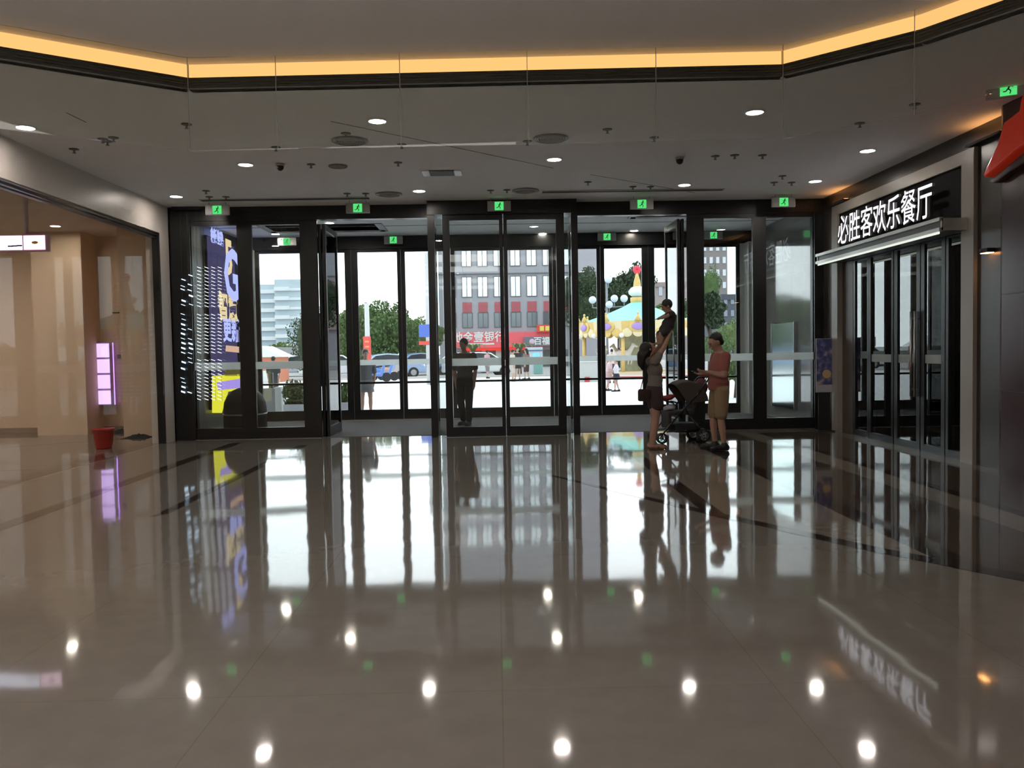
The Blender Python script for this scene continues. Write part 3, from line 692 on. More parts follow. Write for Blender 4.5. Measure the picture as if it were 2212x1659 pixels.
vs = [(735, 472), (712, 481), (595, 505), (1188, 461), (1172, 504), (1370, 498)]
vl = ['lobby downlight just left of the left doorway transom', 'smaller lobby downlight beside the left open leaf', 'lobby downlight above the left glazed panel', 'lobby downlight over the right centre leaf, nearer one', 'lobby downlight over the right centre leaf, farther one', 'lobby downlight above the carousel doorway']
for i, (px, py) in enumerate(vs):
    q = FL(px, py, ZV)
    q.z = ZV-.001
    if i == 0: dv_.location = q; dv_['label'] = vl[0]
    else: dup(dv_, q, None, vl[i])
q = FL(120, 488, 3.93); dup(dv_, (q.x, min(q.y, 15.5), 3.93), None, 'warm downlight in the left shop ceiling above the lit sign')
for x, y in ((-9.4, 7.0), (-9.0, 9.2), (-9.6, 12.0), (-11.6, 10.0), (-11.6, 13.8), (-9.9, 14.4)): dup(dl, (x, y, 3.93), None, 'bright recessed light in the left shop ceiling')  # unseen lamps added to brighten the shop interior
for o in COL.objects:
    if o.get('label') == 'bright recessed light in the left shop ceiling': o.scale = (1.9, 1.9, 1); o['group'] = 'recessed lights in the left shop ceiling'
for i, y in enumerate((13.0, 11.3)): dup(dv_, (6.9, y, 3.9), None, 'dim downlight inside the restaurant entrance')['group'] = 'downlights inside the restaurant entrance'

# round diffusers
def diffuser(r):
    t = empty('air_diffuser', (0, 0, 0))
    MB().lathe([(r, 0), (r, -.012), (r-.02, -.02), (r-.04, -.006)], n=36).build('rim', M_GREYM, t)
    m = MB()
    for k in range(5):
        rr = r-.05-k*(r-.06)/5.5; m.lathe([(rr, -.004), (rr-.012, -.022), (rr-.016, -.020), (rr-.006, -.002)], n=32)
    m.build('vane_rings', M_SIGNBOX, t)
    MB().cone((0, 0, -.001), (0, 0, -.003), r-.03, r-.03, 30).build('throat', M_DGREY, t)
    return t
df = diffuser(.22); df['category'] = 'air diffuser'; df['group'] = 'round ceiling air diffusers'
dlab = ['round ceiling air diffuser at left, below the large downlight', 'round ceiling air diffuser at right of centre', 'round ceiling air diffuser at far left of centre near the doors', 'round ceiling air diffuser over the centre doors', 'dark small round diffuser beside the black dome camera']
for i, (px, py) in enumerate([(755, 303), (1190, 298), (840, 419), (1135, 411), (730, 358)]):
    q = FL(px, py, ZC); q.z = ZC-.001
    if i == 0: df.location = q; df['label'] = dlab[0]
    else:
        o = dup(df, q, None, dlab[i])
        if i == 4: o.scale = (.6, .6, 1)
# rectangular vent
q = FL(955, 373, ZC); q.z = ZC-.001
rv = empty('ceiling_vent', q, 0, 'rectangular ceiling vent with bright metal ends at centre', 'ceiling vent')
MB().box(-.28, -.17, -.015, -.18, .17, 0).build('end_plate', M_WHITEP, rv); MB().box(.18, -.17, -.015, .28, .17, 0).build('end_plate', M_WHITEP, rv)
m = MB()
for k in range(9): m.box(-.18, -.16+k*.038, -.014, .18, -.16+k*.038+.02, 0)
m.build('slats', M_GREYM, rv); MB().box(-.18, -.17, -.003, .18, .17, 0).build('backing', M_DGREY, rv)
# linear slot diffusers near the doors
for px0, px1, py0, py1, lab in ((440, 800, 436, 431, 'dark linear slot diffuser in the ceiling over the left doors'), (1170, 1560, 420, 411, 'dark linear slot diffuser in the ceiling over the right doors')):
    a = FL(px0, py0, ZC); b = FL(px1, py1, ZC); c = (a+b)/2; L_ = (b.x-a.x)/2
    t = empty('slot_diffuser', (c.x, c.y-.16, ZC-.001), 0, lab, 'air diffuser')
    MB().box(-L_, -.08, -.012, L_, -.06, 0).box(-L_, .06, -.012, L_, .08, 0).build('flange', M_SIGNBOX, t)
    MB().box(-L_, -.06, -.004, L_, .06, -.001).build('slot', M_BLACKM, t)
    m = MB(); 
    for k in range(2): m.box(-L_, -.025+k*.04, -.010, L_, -.018+k*.04, -.004)
    m.build('blades', M_DGREY, t)
# small sensors / sprinklers
refs = [(FL(px, py, ZC), t_) for px, py, t_ in ((55, 275, 'the downlight above the left shop lintel'), (530, 355, 'the second left downlight'), (380, 424, 'the far left corner downlight'), (815, 261, 'the large left downlight'),
    (1197, 344, 'the centre downlight'), (905, 412, 'the small downlight left of centre'), (1630, 242, 'the largest right downlight'), (1478, 399, 'the downlight over the right doorway'), (1874, 325, 'the downlight above the lettering'),
    (1761, 391, 'the far right downlight'), (755, 303, 'the left round diffuser'), (1190, 298, 'the right round diffuser'), (605, 354, 'the left dome camera'), (1468, 340, 'the right dome camera'), (955, 373, 'the rectangular vent'),
    (470, 440, 'the far left exit sign'), (773, 432, 'the second exit sign'), (1078, 425, 'the centre exit sign'), (1386, 418, 'the fourth exit sign'), (1692, 410, 'the far right exit sign'))]
used_labels = set()
def near_label(q):
    c = sorted(refs, key=lambda r: (r[0]-q).length)
    for r, t_ in c[:5]:
        d = q-r
        for how in ((('right of' if d.x > 0 else 'left of') if abs(d.x) > abs(d.y) else ('beyond' if d.y > 0 else 'in front of')), (('beyond' if d.y > 0 else 'in front of') if abs(d.x) > abs(d.y) else ('right of' if d.x > 0 else 'left of'))):
            l = 'small grey ceiling sprinkler %s %s' % (how, t_)
            if l not in used_labels: used_labels.add(l); return l
    return 'small grey ceiling sprinkler'
sp = empty('sprinkler', (0, 0, 0)); sp['category'] = 'ceiling sprinkler'
MB().lathe([(.045, 0), (.04, -.012), (.012, -.016), (.012, -.04), (.022, -.045), (.022, -.05), (0, -.05)], n=14).build('head', M_GREYM, sp)
MB().lathe([(.06, 0), (.058, -.006), (.0, -.008)], n=16).build('plate', M_DGREY, sp)
pts = [(445, 412), (452, 425), (488, 425), (340-180, 322), (222, 300), (232, 305), (245, 297), (755-8, 288), (868, 312), (860, 351), (672, 355), (750, 418), (790, 418), (1139, 305), (1312, 279), (1060, 411), (1095, 410), (1545, 337), (1587, 335), (1647, 335), (1367, 403), (1405, 403), (1690, 380), (1672, 394), (1710, 394), (1857, 266), (1976, 225), (403, 268), (596, 318), (1270, 393), (1413, 297)]
for i, (px, py) in enumerate(pts):
    q = FL(px, py, ZC); q.z = ZC-.0005
    if i == 0: sp.location = q
    o = sp if i == 0 else dup(sp, q)
    o['group'] = 'small grey sprinklers and sensors dotted over the hall ceiling'; o['label'] = near_label(q)
# cameras
def dome_cam(px, py, label):
    q = FL(px, py, ZC); t = empty('security_camera', (q.x, q.y, ZC-.001), 0, label, 'security camera')
    MB().cone((0, 0, 0), (0, 0, -.03), .06, .06, 20).build('mount', M_SIGNBOX, t)
    MB().ball((0, 0, -.045), (.05, .05, .05)).build('dome', M_BLACK, t)
dome_cam(605, 354, 'black dome security camera on the ceiling right of a left downlight')
dome_cam(1468, 340, 'black dome security camera on the ceiling above the right doorway')
# ceiling seams
def seam(a, b, n, lab, h=ZC):
    a = FL(*a, h); b = FL(*b, h); d = (b-a); L = d.length; an = math.atan2(d.y, d.x); c = (a+b)/2
    struct(MB().cb((c.x, c.y, h-.002), (L, .014, .003), an), 'trim_%d' % n, M_DGREY, lab, 'ceiling seam')
seam((715, 262), (1195, 363), 14, 'dark seam running across the ceiling from left to centre')
seam((1275, 377), (1500, 416), 15, 'shorter dark ceiling seam right of centre')
seam((143, 243), (186, 264), 16, 'short dark ceiling seam above the left shop')

# exit signs
def exit_sign(w_=.40, h_=.165, drop=.05):
    t = empty('exit_sign', (0, 0, 0))
    MB().box(-w_/2, -.025, -drop-h_, w_/2, .025, -drop).build('housing', M_SIGNBOX, t)
    px_ = MB().box(-.075, -.031, -drop-h_+.012, .075, -.025, -drop-.012).build('lit_symbol', M_GREEN, t)
    # running figure
    DK = mat('dark_green_print', (.01, .12, .03), .5)
    b = MB(); zc = -drop-h_/2
    b.ball((.018, -.032, zc+.045), (.012, .003, .012), 8, 6)
    b.cone((.015, -.033, zc+.03), (-.005, -.033, zc-.005), .010, .009, 6).cone((-.005, -.033, zc-.005), (.02, -.033, zc-.025), .007, .006, 6).cone((.02, -.033, zc-.025), (.012, -.033, zc-.055), .006, .005, 6)
    b.cone((-.005, -.033, zc-.005), (-.025, -.033, zc-.03), .007, .006, 6).cone((-.025, -.033, zc-.03), (-.05, -.033, zc-.03), .006, .005, 6)
    b.cone((.012, -.033, zc+.025), (.04, -.033, zc+.01), .005, .004, 6).cone((.012, -.033, zc+.025), (-.02, -.033, zc+.02), .005, .004, 6)
    b.build('running_figure', DK, t)
    for sx_ in (-1, 1): MB().cone((sx_*w_*.35, 0, -drop), (sx_*w_*.35, 0, 0), .006, .006, 8).build('hanger', M_STEEL, t)
    return t
es = exit_sign(); es['category'] = 'exit sign'
elabs = ['green lit exit sign over the far left inner pane', 'green lit exit sign over the left open doorway', 'green lit exit sign over the centre doors', 'green lit exit sign over the right open doorway', 'green lit exit sign over the far right inner panels']
first = True
for (px, py), lb_ in zip([(470, 456), (773, 448), (1078, 439), (1386, 433), (1692, 424)], elabs):
    q = P(px, py, 14.3); o = es if first else dup(es, q)
    o.location = (q.x, 14.3, ZC); o['label'] = lb_; o['group'] = 'exit signs over the inner doors'; first = False
elabs = ['green lit exit sign in the lobby above the left glazed panel', 'green lit exit sign in the lobby above the left doorway', 'green lit exit sign in the lobby left of the carousel roof', 'green lit exit sign in the lobby above the man in the pink shirt']
for (px, py), lb_ in zip([(620, 522), (850, 528), (1311, 518), (1541, 513)], elabs):
    q = P(px, py, 18.25); o = dup(es, (q.x, 18.25, ZV)); o['label'] = lb_; o['group'] = 'exit signs over the outer doors'
o = dup(es, (P(2192, 185, 8.3).x+.06, 8.5, P(2192, 185, 8.3).z+.16)); o['label'] = 'green lit exit sign at the top right edge above the red logo'; o['group'] = 'exit signs over the inner doors'; o.rotation_euler = (0, 0, -.5); o.scale = (1, 1, 1)
# orange wall washers on top of the right wall
for yy, lab in ((14.0, 'amber lit strip at the top of the dark wall in the far corner'), (9.75, 'amber lit strip at the top of the dark wall before the maroon panels')):
    t = empty('wall_washer', (XR-.05, yy, 3.90), 0, lab, 'wall light')
    MB().box(-.05, -.35, -.03, .05, .35, .0).build('housing', M_BLACKM, t)
    MB().box(-.03, -.33, .0, .04, .33, .006).build('emitter', emis('amber_washer', (1.0, .45, .14), 5.), t)
t = empty('floor_washer', (XR-.06, 9.7, 2.55), 0, 'small amber downlight fitting on the brown wall beside the maroon panels', 'wall light')
MB().box(-.05, -.08, 0, .05, .08, .05).build('housing', M_BLACKM, t); MB().box(-.04, -.07, -.006, .04, .07, 0).build('emitter', emis('amber_washer2', (1.0, .42, .12), 12.), t)
# ================================================================ OUTDOORS
def rock(name, m, label, cat='ground'): pass
gp = MB().quad((-160, YO+.25, -.012), (160, YO+.25, -.012), (160, 47, -.012), (-160, 47, -.012))
tag(gp.build('plaza_paving', mat('pale_plaza_paving', (.66, .66, .67), .75, var=.06, vscale=.6)), 'pale sunlit plaza paving outside the doors', 'paving', None, 'structure')
gp = MB().quad((-300, 47, -.03), (300, 47, -.03), (300, 420, -.03), (-300, 420, -.03))
tag(gp.build('road', mat('grey_asphalt', (.33, .32, .32), .85, var=.1, vscale=.4)), 'grey road and car park beyond the plaza', 'road', None, 'structure')
tag(MB().box(-80, 46.8, -.05, 80, 47.1, .10).build('kerb', mat('kerb_stone', (.5, .49, .47), .8)), 'low kerb between plaza and road', 'kerb', None, 'structure')

LEAF = {}
def leafmat(n, c):
    if n not in LEAF: LEAF[n] = mat('foliage_'+n, c, .7, var=.35, vscale=.9)
    return LEAF[n]
BARK = mat('bark', (.08, .06, .045), .9)
def crown(mb, c, r, n, s, rnd):
    c = Vector(c)
    for i in range(n):
        d = Vector((rnd.gauss(0, 1), rnd.gauss(0, 1), rnd.gauss(0, 1))).normalized()
        k = rnd.uniform(.45, 1.0)**.6
        lump = 1+.16*math.sin(d.x*5+c.x)+.13*math.sin(d.z*7+c.y)
        p = c+Vector((d.x*r[0], d.y*r[1], d.z*r[2]))*k*lump
        e = Euler((rnd.uniform(0, 6), rnd.uniform(0, 6), rnd.uniform(0, 6))).to_matrix()
        a = e @ Vector((s*rnd.uniform(.6, 1.3), 0, 0)); b = e @ Vector((0, s*rnd.uniform(.4, .8), 0))
        mb.quad(p-a, p-b, p+a, p+b)
def tree(px, py_c, py_r, wpx, y, leaf, label, cat='tree', n=1500, name='tree', ground=0., group=None, trunk=True, s=None, extra=()):
    """crown centred at px,py_c; half height py_r and half width wpx in photo pixels at depth y"""
    rnd = random.Random(int(px*7+y)); k = y/F
    c = P(px, py_c, y); t = empty(name, (c.x, y, ground), 0, label, cat, group)
    rx, rz = wpx*k, py_r*k; m = MB(); s = s or max(.05, rx*.062)
    parts = [((0, 0, c.z-ground), (rx, rx*.9, rz), n)]
    for (dx, dz, q) in extra: parts.append(((dx*k, rnd.uniform(-.2, .2), c.z-ground+dz*k), (rx*q, rx*q, rz*q), int(n*q)))
    for cc, rr, nn in parts:
        crown(m, cc, rr, int(nn*1.7), s, rnd)
        m.ball(cc, (rr[0]*.72, rr[1]*.72, rr[2]*.72), 14, 10)
    m.build('foliage', leaf, t, fix=False)
    if trunk:
        b = MB().cone((0, 0, 0), (.05, 0, c.z-ground), max(.05, rx*.07), max(.03, rx*.045), 10)
        for q in range(4):
            a = q*1.6+.3; b.cone((.03, 0, (c.z-ground)*.7), (math.cos(a)*rx*.5, math.sin(a)*rx*.5, c.z-ground+rz*.2), rx*.035+.01, .01, 6)
        b.build('trunk', BARK, t)
    return t
G1 = leafmat('dark', (.030, .058, .024)); G2 = leafmat('mid', (.085, .15, .045)); G3 = leafmat('bright', (.12, .18, .055)); G4 = leafmat('olive', (.09, .12, .045))
tree(672, 735, 80, 42, 34, G1, 'dark narrow evergreen behind the left glazed panel', n=1600)
tree(735, 745, 55, 60, 67, G2, 'mid green tree between the left open leaf and the first outer post', extra=((-40, 10, .8), (40, -10, .8)))
tree(810, 715, 60, 62, 56, G2, 'broad green tree behind the pole with the red banner', n=2400, extra=((50, 0, .85), (-30, 15, .7)))
tree(902, 735, 46, 46, 62, G3, 'bright green tree right of the red banner pole', n=1800, extra=((30, 14, .7),))
tree(600, 765, 22, 55, 120, G3, 'low pale green tree at the foot of the white tower', extra=((40, -5, .8),))
tree(1262, 660, 45, 42, 56, G1, 'dark green tree at the left behind the carousel', n=2000, extra=((-20, 30, .8), (5, 45, .8)))
tree(1335, 645, 50, 52, 64, G1, 'tall green tree directly behind the carousel roof', n=2600, extra=((40, 30, .8), (-30, 10, .7), (30, -20, .5)))
tree(1440, 690, 40, 50, 58, G2, 'green tree behind the right side of the carousel', n=1800, extra=((45, 0, .8),))
tree(1495, 680, 48, 30, 69, G1, 'dark tree seen beside the right open leaf', n=1400)
tree(1530, 672, 36, 42, 30, G1, 'round clipped dark tree behind the man in pink', n=3200, s=.07)
tree(1582, 725, 36, 30, 44, G3, 'light green bush right of the clipped round tree', 'bush', n=1500, name='bush', trunk=True)
tree(1535, 620, 45, 26, 80, G2, 'pale green tree in front of the grey apartment tower', n=1500)
tree(1548, 748, 32, 40, 36, G2, 'green hedge bush low behind the man in pink', 'bush', n=1600, name='bush', trunk=True)
tree(1588, 800, 24, 22, 24, G3, 'light green shrub beside the pale jamb at right', 'shrub', n=900, name='shrub', trunk=True)
# palms
def palm(px, py, y, lab):
    c = P(px, py, y); t = empty('palm', (c.x, y, 0), 0, lab, 'palm'); rnd = random.Random(px); m = MB()
    for i in range(16):
        a = 2*PI*i/16; L = 1.1
        for k in range(7):
            f0, f1 = k/7, (k+1)/7
            p0 = Vector((math.cos(a)*L*f0, math.sin(a)*L*f0, c.z+.55*math.sin(f0*2.6)*1.0)); p1 = Vector((math.cos(a)*L*f1, math.sin(a)*L*f1, c.z+.55*math.sin(f1*2.6)))
            s = Vector((-math.sin(a), math.cos(a), 0))*.11*(1-f0*.8); m.quad(p0-s, p0+s, p1+s*.8, p1-s*.8)
    m.build('fronds', leafmat('palm', (.14, .19, .06)), t, fix=False); MB().cone((0, 0, 0), (0, 0, c.z), .13, .09, 10).build('trunk', BARK, t)
palm(1022, 762, 52, 'small palm left of the centre post, below the red sign board'); palm(1122, 760, 52, 'small palm right of the centre post, beside the white kiosk')
# planters with plants just outside
def planter(px0, px1, ptop, pbot, y, lab, lf=G4, hp=35):
    a = P(px0, pbot, y); b = P(px1, ptop, y); cx = (a.x+b.x)/2; hw_ = (b.x-a.x)/2; zt_ = b.z
    t = empty('planter', (cx, y, 0), 0, lab, 'planter')
    MB().box(-hw_, -.22, -.01, hw_, .22, zt_).build('box', mat('pale_planter', (.42, .43, .46), .6), t)
    MB().box(-hw_+.03, -.19, zt_-.02, hw_-.03, .19, zt_+.01).build('soil', mat('soil', (.05, .035, .02), .9), t)
    m = MB(); rnd = random.Random(px0)
    for i in range(5): crown(m, (-hw_*.8+i*hw_*.4, 0, zt_+hp*.45*y/F), (hw_*.35, .2, hp*.55*y/F), 260, .05, rnd)
    m.build('foliage', lf, t, fix=False)
planter(617, 662, 872, 889, 20.6, 'pale planter with low dark shrubs right of the grey bin', G4, 48)
planter(712, 756, 868, 888, 20.6, 'pale planter with grasses behind the left doorway post', G2, 40)
# grey bin outside left
bn = empty('litter_bin', (P(590, 880, 20.8).x, 20.8, 0), 0, 'grey metal litter bin outside the left outer door', 'litter bin')
MB().box(-.20, -.17, -.01, .10, .17, P(594, 838, 20.8).z).build('body', mat('bin_grey', (.20, .20, .20), .4, .3), bn)
MB().box(.10, -.17, -.01, .24, .17, P(594, 836, 20.8).z).build('side_panel', mat('bin_light', (.45, .46, .45), .5), bn)
MB().box(-.08, -.05, P(594, 838, 20.8).z, .02, .05, P(594, 805, 20.8).z).build('post', M_DGREY, bn)

# ---- buildings
def windows_grid(t, xs, zs, w_, h_, y, fm, gm, name='window'):
    for x in xs:
        for z in zs:
            fr_ = MB().box(x-w_/2-.06, y-.06, z-.06, x+w_/2+.06, y, z).box(x-w_/2-.06, y-.06, z+h_, x+w_/2+.06, y, z+h_+.06).box(x-w_/2-.06, y-.06, z, x-w_/2, y, z+h_).box(x+w_/2, y-.06, z, x+w_/2+.06, y, z+h_).box(x-.03, y-.04, z, x+.03, y, z+h_).build(name, fm, t)
            MB().box(x-w_/2, y-.03, z, x+w_/2, y-.01, z+h_).build('pane', gm, fr_)
yb = 75.0; k = yb/F
BX = lambda px: P(px, 650, yb).x
BZ = lambda px, py: P(px, py, yb).z
ob = empty('office_building', (BX(1120), yb, 0), 0, 'grey office block with red shop sign board behind the centre doors', 'building')
X0, X1 = BX(948)-ob.location.x, BX(1293)-ob.location.x
M_OFF = mat('grey_render', (.36, .36, .40), .8, var=.06, vscale=.3)
M_PANE = mat('sky_reflecting_pane', (.72, .78, .82), .06, .85)
M_PDARK = mat('dull_window_pane', (.30, .34, .37), .12, .6)
MB().box(X0, 0, -.03, X1, 14, 24).build('wall', M_OFF, ob)
MB().box(BX(1225)-ob.location.x, -.35, 3.6, X1+.02, 0, BZ(1262, 597)).build('lower_cladding', mat('pink_beige_cladding', (.36, .28, .26), .8), ob)
wx = [BX(p)-ob.location.x for p in (974, 1009, 1043, 1078, 1114, 1149, 1184, 1219)]
ZR = lambda a, b: (BZ(1080, b), BZ(1080, a))
for (pa, pb, mt) in ((532, 574, M_PANE), (598, 640, M_PANE), (676, 706, M_PDARK), (466, 508, M_PANE), (400, 442, M_PANE)):
    z0, z1 = ZR(pa, pb); windows_grid(ob, wx, [z0], .82, z1-z0, 0, mat('dark_mullion', (.12, .12, .13), .6), mt)
M_RPAN = mat('dull_red_panel', (.42, .10, .12), .6)
z0, z1 = ZR(652, 674)
for x in wx: MB().box(x-.41, -.05, z0, x+.41, 0, z1).build('red_panel', M_RPAN, ob)
MB().box(X0, -.12, BZ(1080, 592), X1, 0, BZ(1080, 590)).build('ledge', mat('ledge_grey', (.16, .16, .17), .7), ob)
sbz0, sbz1 = BZ(1080, 751), BZ(1080, 718)
MB().box(BX(984)-ob.location.x, -.45, sbz0, BX(1186)-ob.location.x, -.02, sbz1).build('sign_board', mat('coral_red_sign', (.85, .13, .16), .5), ob)
text_part('地金壹银行', 1.0, .02, M_WHITEP, (BX(1033)-ob.location.x, -.48, BZ(1033, 730)), FACE_MY, ob, 'lettering', .02, .95, 1.0)
MB().box(BX(1004)-ob.location.x, -.47, BZ(1033, 745), BX(1066)-ob.location.x, -.45, BZ(1033, 741.5)).build('lettering_line', M_WHITEP, ob)
MB().box(BX(1002)-ob.location.x, -.6, BZ(1080, 757), BX(1135)-ob.location.x, -.45, BZ(1080, 751.5)).build('ticker', emis('red_ticker', (1.0, .06, .05), .95), ob)
MB().box(BX(1158)-ob.location.x, -.8, BZ(1170, 718), BX(1200)-ob.location.x, -.46, BZ(1170, 702)).build('small_sign', mat('bright_red_sign', (.7, .08, .05), .5), ob)
for p0_ in (1164, 1176): MB().box(BX(p0_)-ob.location.x, -.83, BZ(1170, 715), BX(p0_+9)-ob.location.x, -.80, BZ(1170, 705)).build('yellow_mark', mat('yellow_sign_mark', (.8, .7, .15), .5), ob)
MB().box(BX(1130)-ob.location.x, -.9, BZ(1160, 748), BX(1198)-ob.location.x, -.46, BZ(1160, 728)).build('grey_sign', mat('grey_sign_board', (.17, .18, .22), .6), ob)
MB().ball((BX(1147)-ob.location.x, -.92, BZ(1160, 738)), (.25, .03, .25)).build('round_mark', mat('pink_mark', (.7, .5, .65), .5), ob)
text_part('百福', .75, .02, M_WHITEP, (BX(1168)-ob.location.x, -.92, BZ(1160, 738)), FACE_MY, ob, 'lettering', .02)
MB().box(BX(985)-ob.location.x, -.05, 0, BX(1225)-ob.location.x, 0, BZ(1080, 757)).build('shop_glazing', mat('shaded_shop_glass', (.12, .13, .12), .2), ob)  # one even dark glazing colour
for px in (1018, 1045, 1075, 1105, 1200): MB().box(BX(px)-ob.location.x-.25, -.3, 0, BX(px)-ob.location.x+.25, 0, BZ(1080, 757)).build('pillar', mat('pale_pillar', (.45, .46, .42), .7), ob)
# kiosk
yk = 50; kk = empty('kiosk', (P(1155, 800, yk).x, yk, 0), 0, 'white cash kiosk with glowing blue screen behind the right centre leaf', 'kiosk')
hw_ = 20*yk/F*.9; zt_ = P(1155, 750, yk).z
MB().box(-hw_, 0, -.02, hw_, 1.2, zt_).build('cabin', mat('white_kiosk', (.62, .66, .72), .5), kk)
MB().box(-.1, -.03, P(1155, 773, yk).z, .32, 0, P(1155, 762, yk).z).build('screen', emis('cyan_screen', (.35, .85, 1.0), 1.0), kk)
MB().box(-hw_-.05, -.08, zt_-.22, hw_+.05, 1.2, zt_-.16).build('roof_band', mat('blue_band', (.08, .16, .30), .5), kk)
MB().box(-.05, -.04, .05, hw_-.02, 0, .95).build('lower_panel', mat('teal_panel', (.22, .45, .42), .5), kk)
# white tower far left
yt = 260; tw = empty('apartment_tower', (P(605, 700, yt).x, yt, 0), 0, 'hazy white apartment tower with stacked balconies, far left', 'building')
TX = lambda px: P(px, 680, yt).x-tw.location.x
TZ = lambda py: P(605, py, yt).z
M_T = mat('hazy_white_concrete', (.70, .75, .78), .8); M_T2 = mat('hazy_blue_glass', (.46, .55, .60), .4)  # distance haze put into both tower colours
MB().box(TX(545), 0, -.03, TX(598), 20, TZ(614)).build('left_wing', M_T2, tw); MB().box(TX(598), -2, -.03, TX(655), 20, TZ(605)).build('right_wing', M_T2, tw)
z = 3.0
while z < TZ(616):
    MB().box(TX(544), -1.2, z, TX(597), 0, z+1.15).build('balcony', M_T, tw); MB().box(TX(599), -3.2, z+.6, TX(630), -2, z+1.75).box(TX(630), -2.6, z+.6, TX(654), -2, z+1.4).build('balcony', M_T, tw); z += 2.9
# other blocks
def block(name, px0, px1, ptop, y, col, lab, nx, nz, depth=15, wcol=(.35, .4, .45)):
    cx = (P(px0, 700, y).x+P(px1, 700, y).x)/2; hw2 = (P(px1, 700, y).x-P(px0, 700, y).x)/2; zt2 = P((px0+px1)/2, ptop, y).z
    t = empty(name, (cx, y, 0), 0, lab, 'building')
    MB().box(-hw2, 0, -.03, hw2, depth, zt2).build('wall', mat(name+'_wall_%d' % px0, col, .8, var=.05, vscale=.2), t)
    MB().box(-hw2-.2, -.3, zt2-.5, hw2+.2, depth, zt2+.3).build('parapet', mat(name+'_parapet_%d' % px0, [c*.8 for c in col], .8), t)
    gm = mat('block_window_%d' % px0, wcol, .15, .5)
    for i in range(nx):
        for j in range(nz):
            x = -hw2+(i+.5)*2*hw2/nx; zz_ = zt2*(j+.35)/nz
            MB().box(x-hw2/nx*.5, -.12, zz_, x+hw2/nx*.5, 0, zz_+zt2/nz*.5).build('window', gm, t)
    return t
block('apartment_block', 1516, 1572, 470, 150, (.24, .22, .22), 'grey brown apartment tower seen above the clipped tree', 4, 11, wcol=(.55, .6, .64))
block('apartment_block', 1560, 1604, 640, 120, (.10, .11, .14), 'dark blue grey block right of the clipped tree', 3, 5, wcol=(.22, .25, .3))
block('apartment_block', 1404, 1482, 613, 140, (.36, .30, .29), 'low pinkish building behind the right side of the carousel', 5, 4)
block('pavilion', 552, 598, 758, 70, (.5, .5, .5), 'small pale pavilion building at far left behind the doors', 4, 1, 8)
pv = empty('kiosk', (P(575, 780, 45).x, 45, 0), 0, 'small kiosk with pointed white roof and orange front at far left', 'kiosk')
hw2 = 28*45/F
MB().box(-hw2, 0, -.02, hw2, 2, 1.35).build('cabin', mat('orange_front', (.62, .22, .12), .6), pv)
MB().box(-hw2, -.04, .0, hw2, 0, .62).build('lower_front', mat('white_front', (.7, .72, .72), .6), pv)
MB().prism([(-hw2-.2, 1.35), (hw2+.3, 1.35), (-.2, 1.95)], 'y', -.3, 2.2).build('roof', M_WHITEP, pv)
# pole with red banner
yp = 40; t = empty('banner_pole', (P(795, 780, yp).x, yp, 0), 0, 'tall white pole with a red banner in front of the trees', 'pole')
MB().cone((0, 0, -.02), (0, 0, P(795, 655, yp).z), .13, .11, 16).build('pole', mat('pale_pole', (.55, .58, .58), .5), t)
MB().box(-.18, -.17, P(795, 778, yp).z, .18, -.13, P(795, 727, yp).z).build('banner', mat('red_banner', (.72, .09, .08), .6), t)
for i in range(3): MB().box(-.10, -.18, P(795, 740+i*11, yp).z, .10, -.17, P(795, 736+i*11, yp).z).build('banner_mark', mat('orange_mark', (.8, .3, .12), .6), t)
yp = 38; t = empty('sign_post', (P(926, 780, yp).x, yp, 0), 0, 'pale post with a blue sign and red plate right of the trees', 'sign post')
MB().cone((0, 0, -.02), (0, 0, P(926, 545, yp).z), .11, .10, 14).build('pole', mat('pale_pole', (.55, .58, .58), .5), t)
MB().box(-.40, -.14, P(926, 728, yp).z, .10, -.10, P(926, 701, yp).z).build('blue_sign', mat('sign_blue', (.10, .18, .60), .5), t)
MB().box(-.42, -.14, P(926, 745, yp).z, .08, -.10, P(926, 737, yp).z).build('red_plate', mat('red_banner', (.72, .09, .08), .6), t)
# street lamp with globes
yl_ = 48; t = empty('street_lamp', (P(1312, 750, yl_).x, yl_, 0), 0, 'street lamp with pale round globes left of the carousel finial', 'street lamp')
zt_ = P(1312, 610, yl_).z
MB().cone((0, 0, -.02), (0, 0, zt_), .09, .06, 12).build('pole', mat('lamp_pole_grey', (.22, .24, .26), .5), t)
for px, py in ((1280, 648), (1327, 645), (1348, 645), (1316, 658), (1314, 604)):
    q = P(px, py, yl_); MB().ball((q.x-t.location.x, 0, q.z), .22).build('globe', mat('globe_glass', (.62, .70, .80), .3), t)
    MB().tube([(0, 0, q.z-.5), (q.x-t.location.x, 0, q.z-.45), (q.x-t.location.x, 0, q.z-.2)], .03, 8).build('arm', mat('lamp_pole_grey', (.22, .24, .26), .5), t)

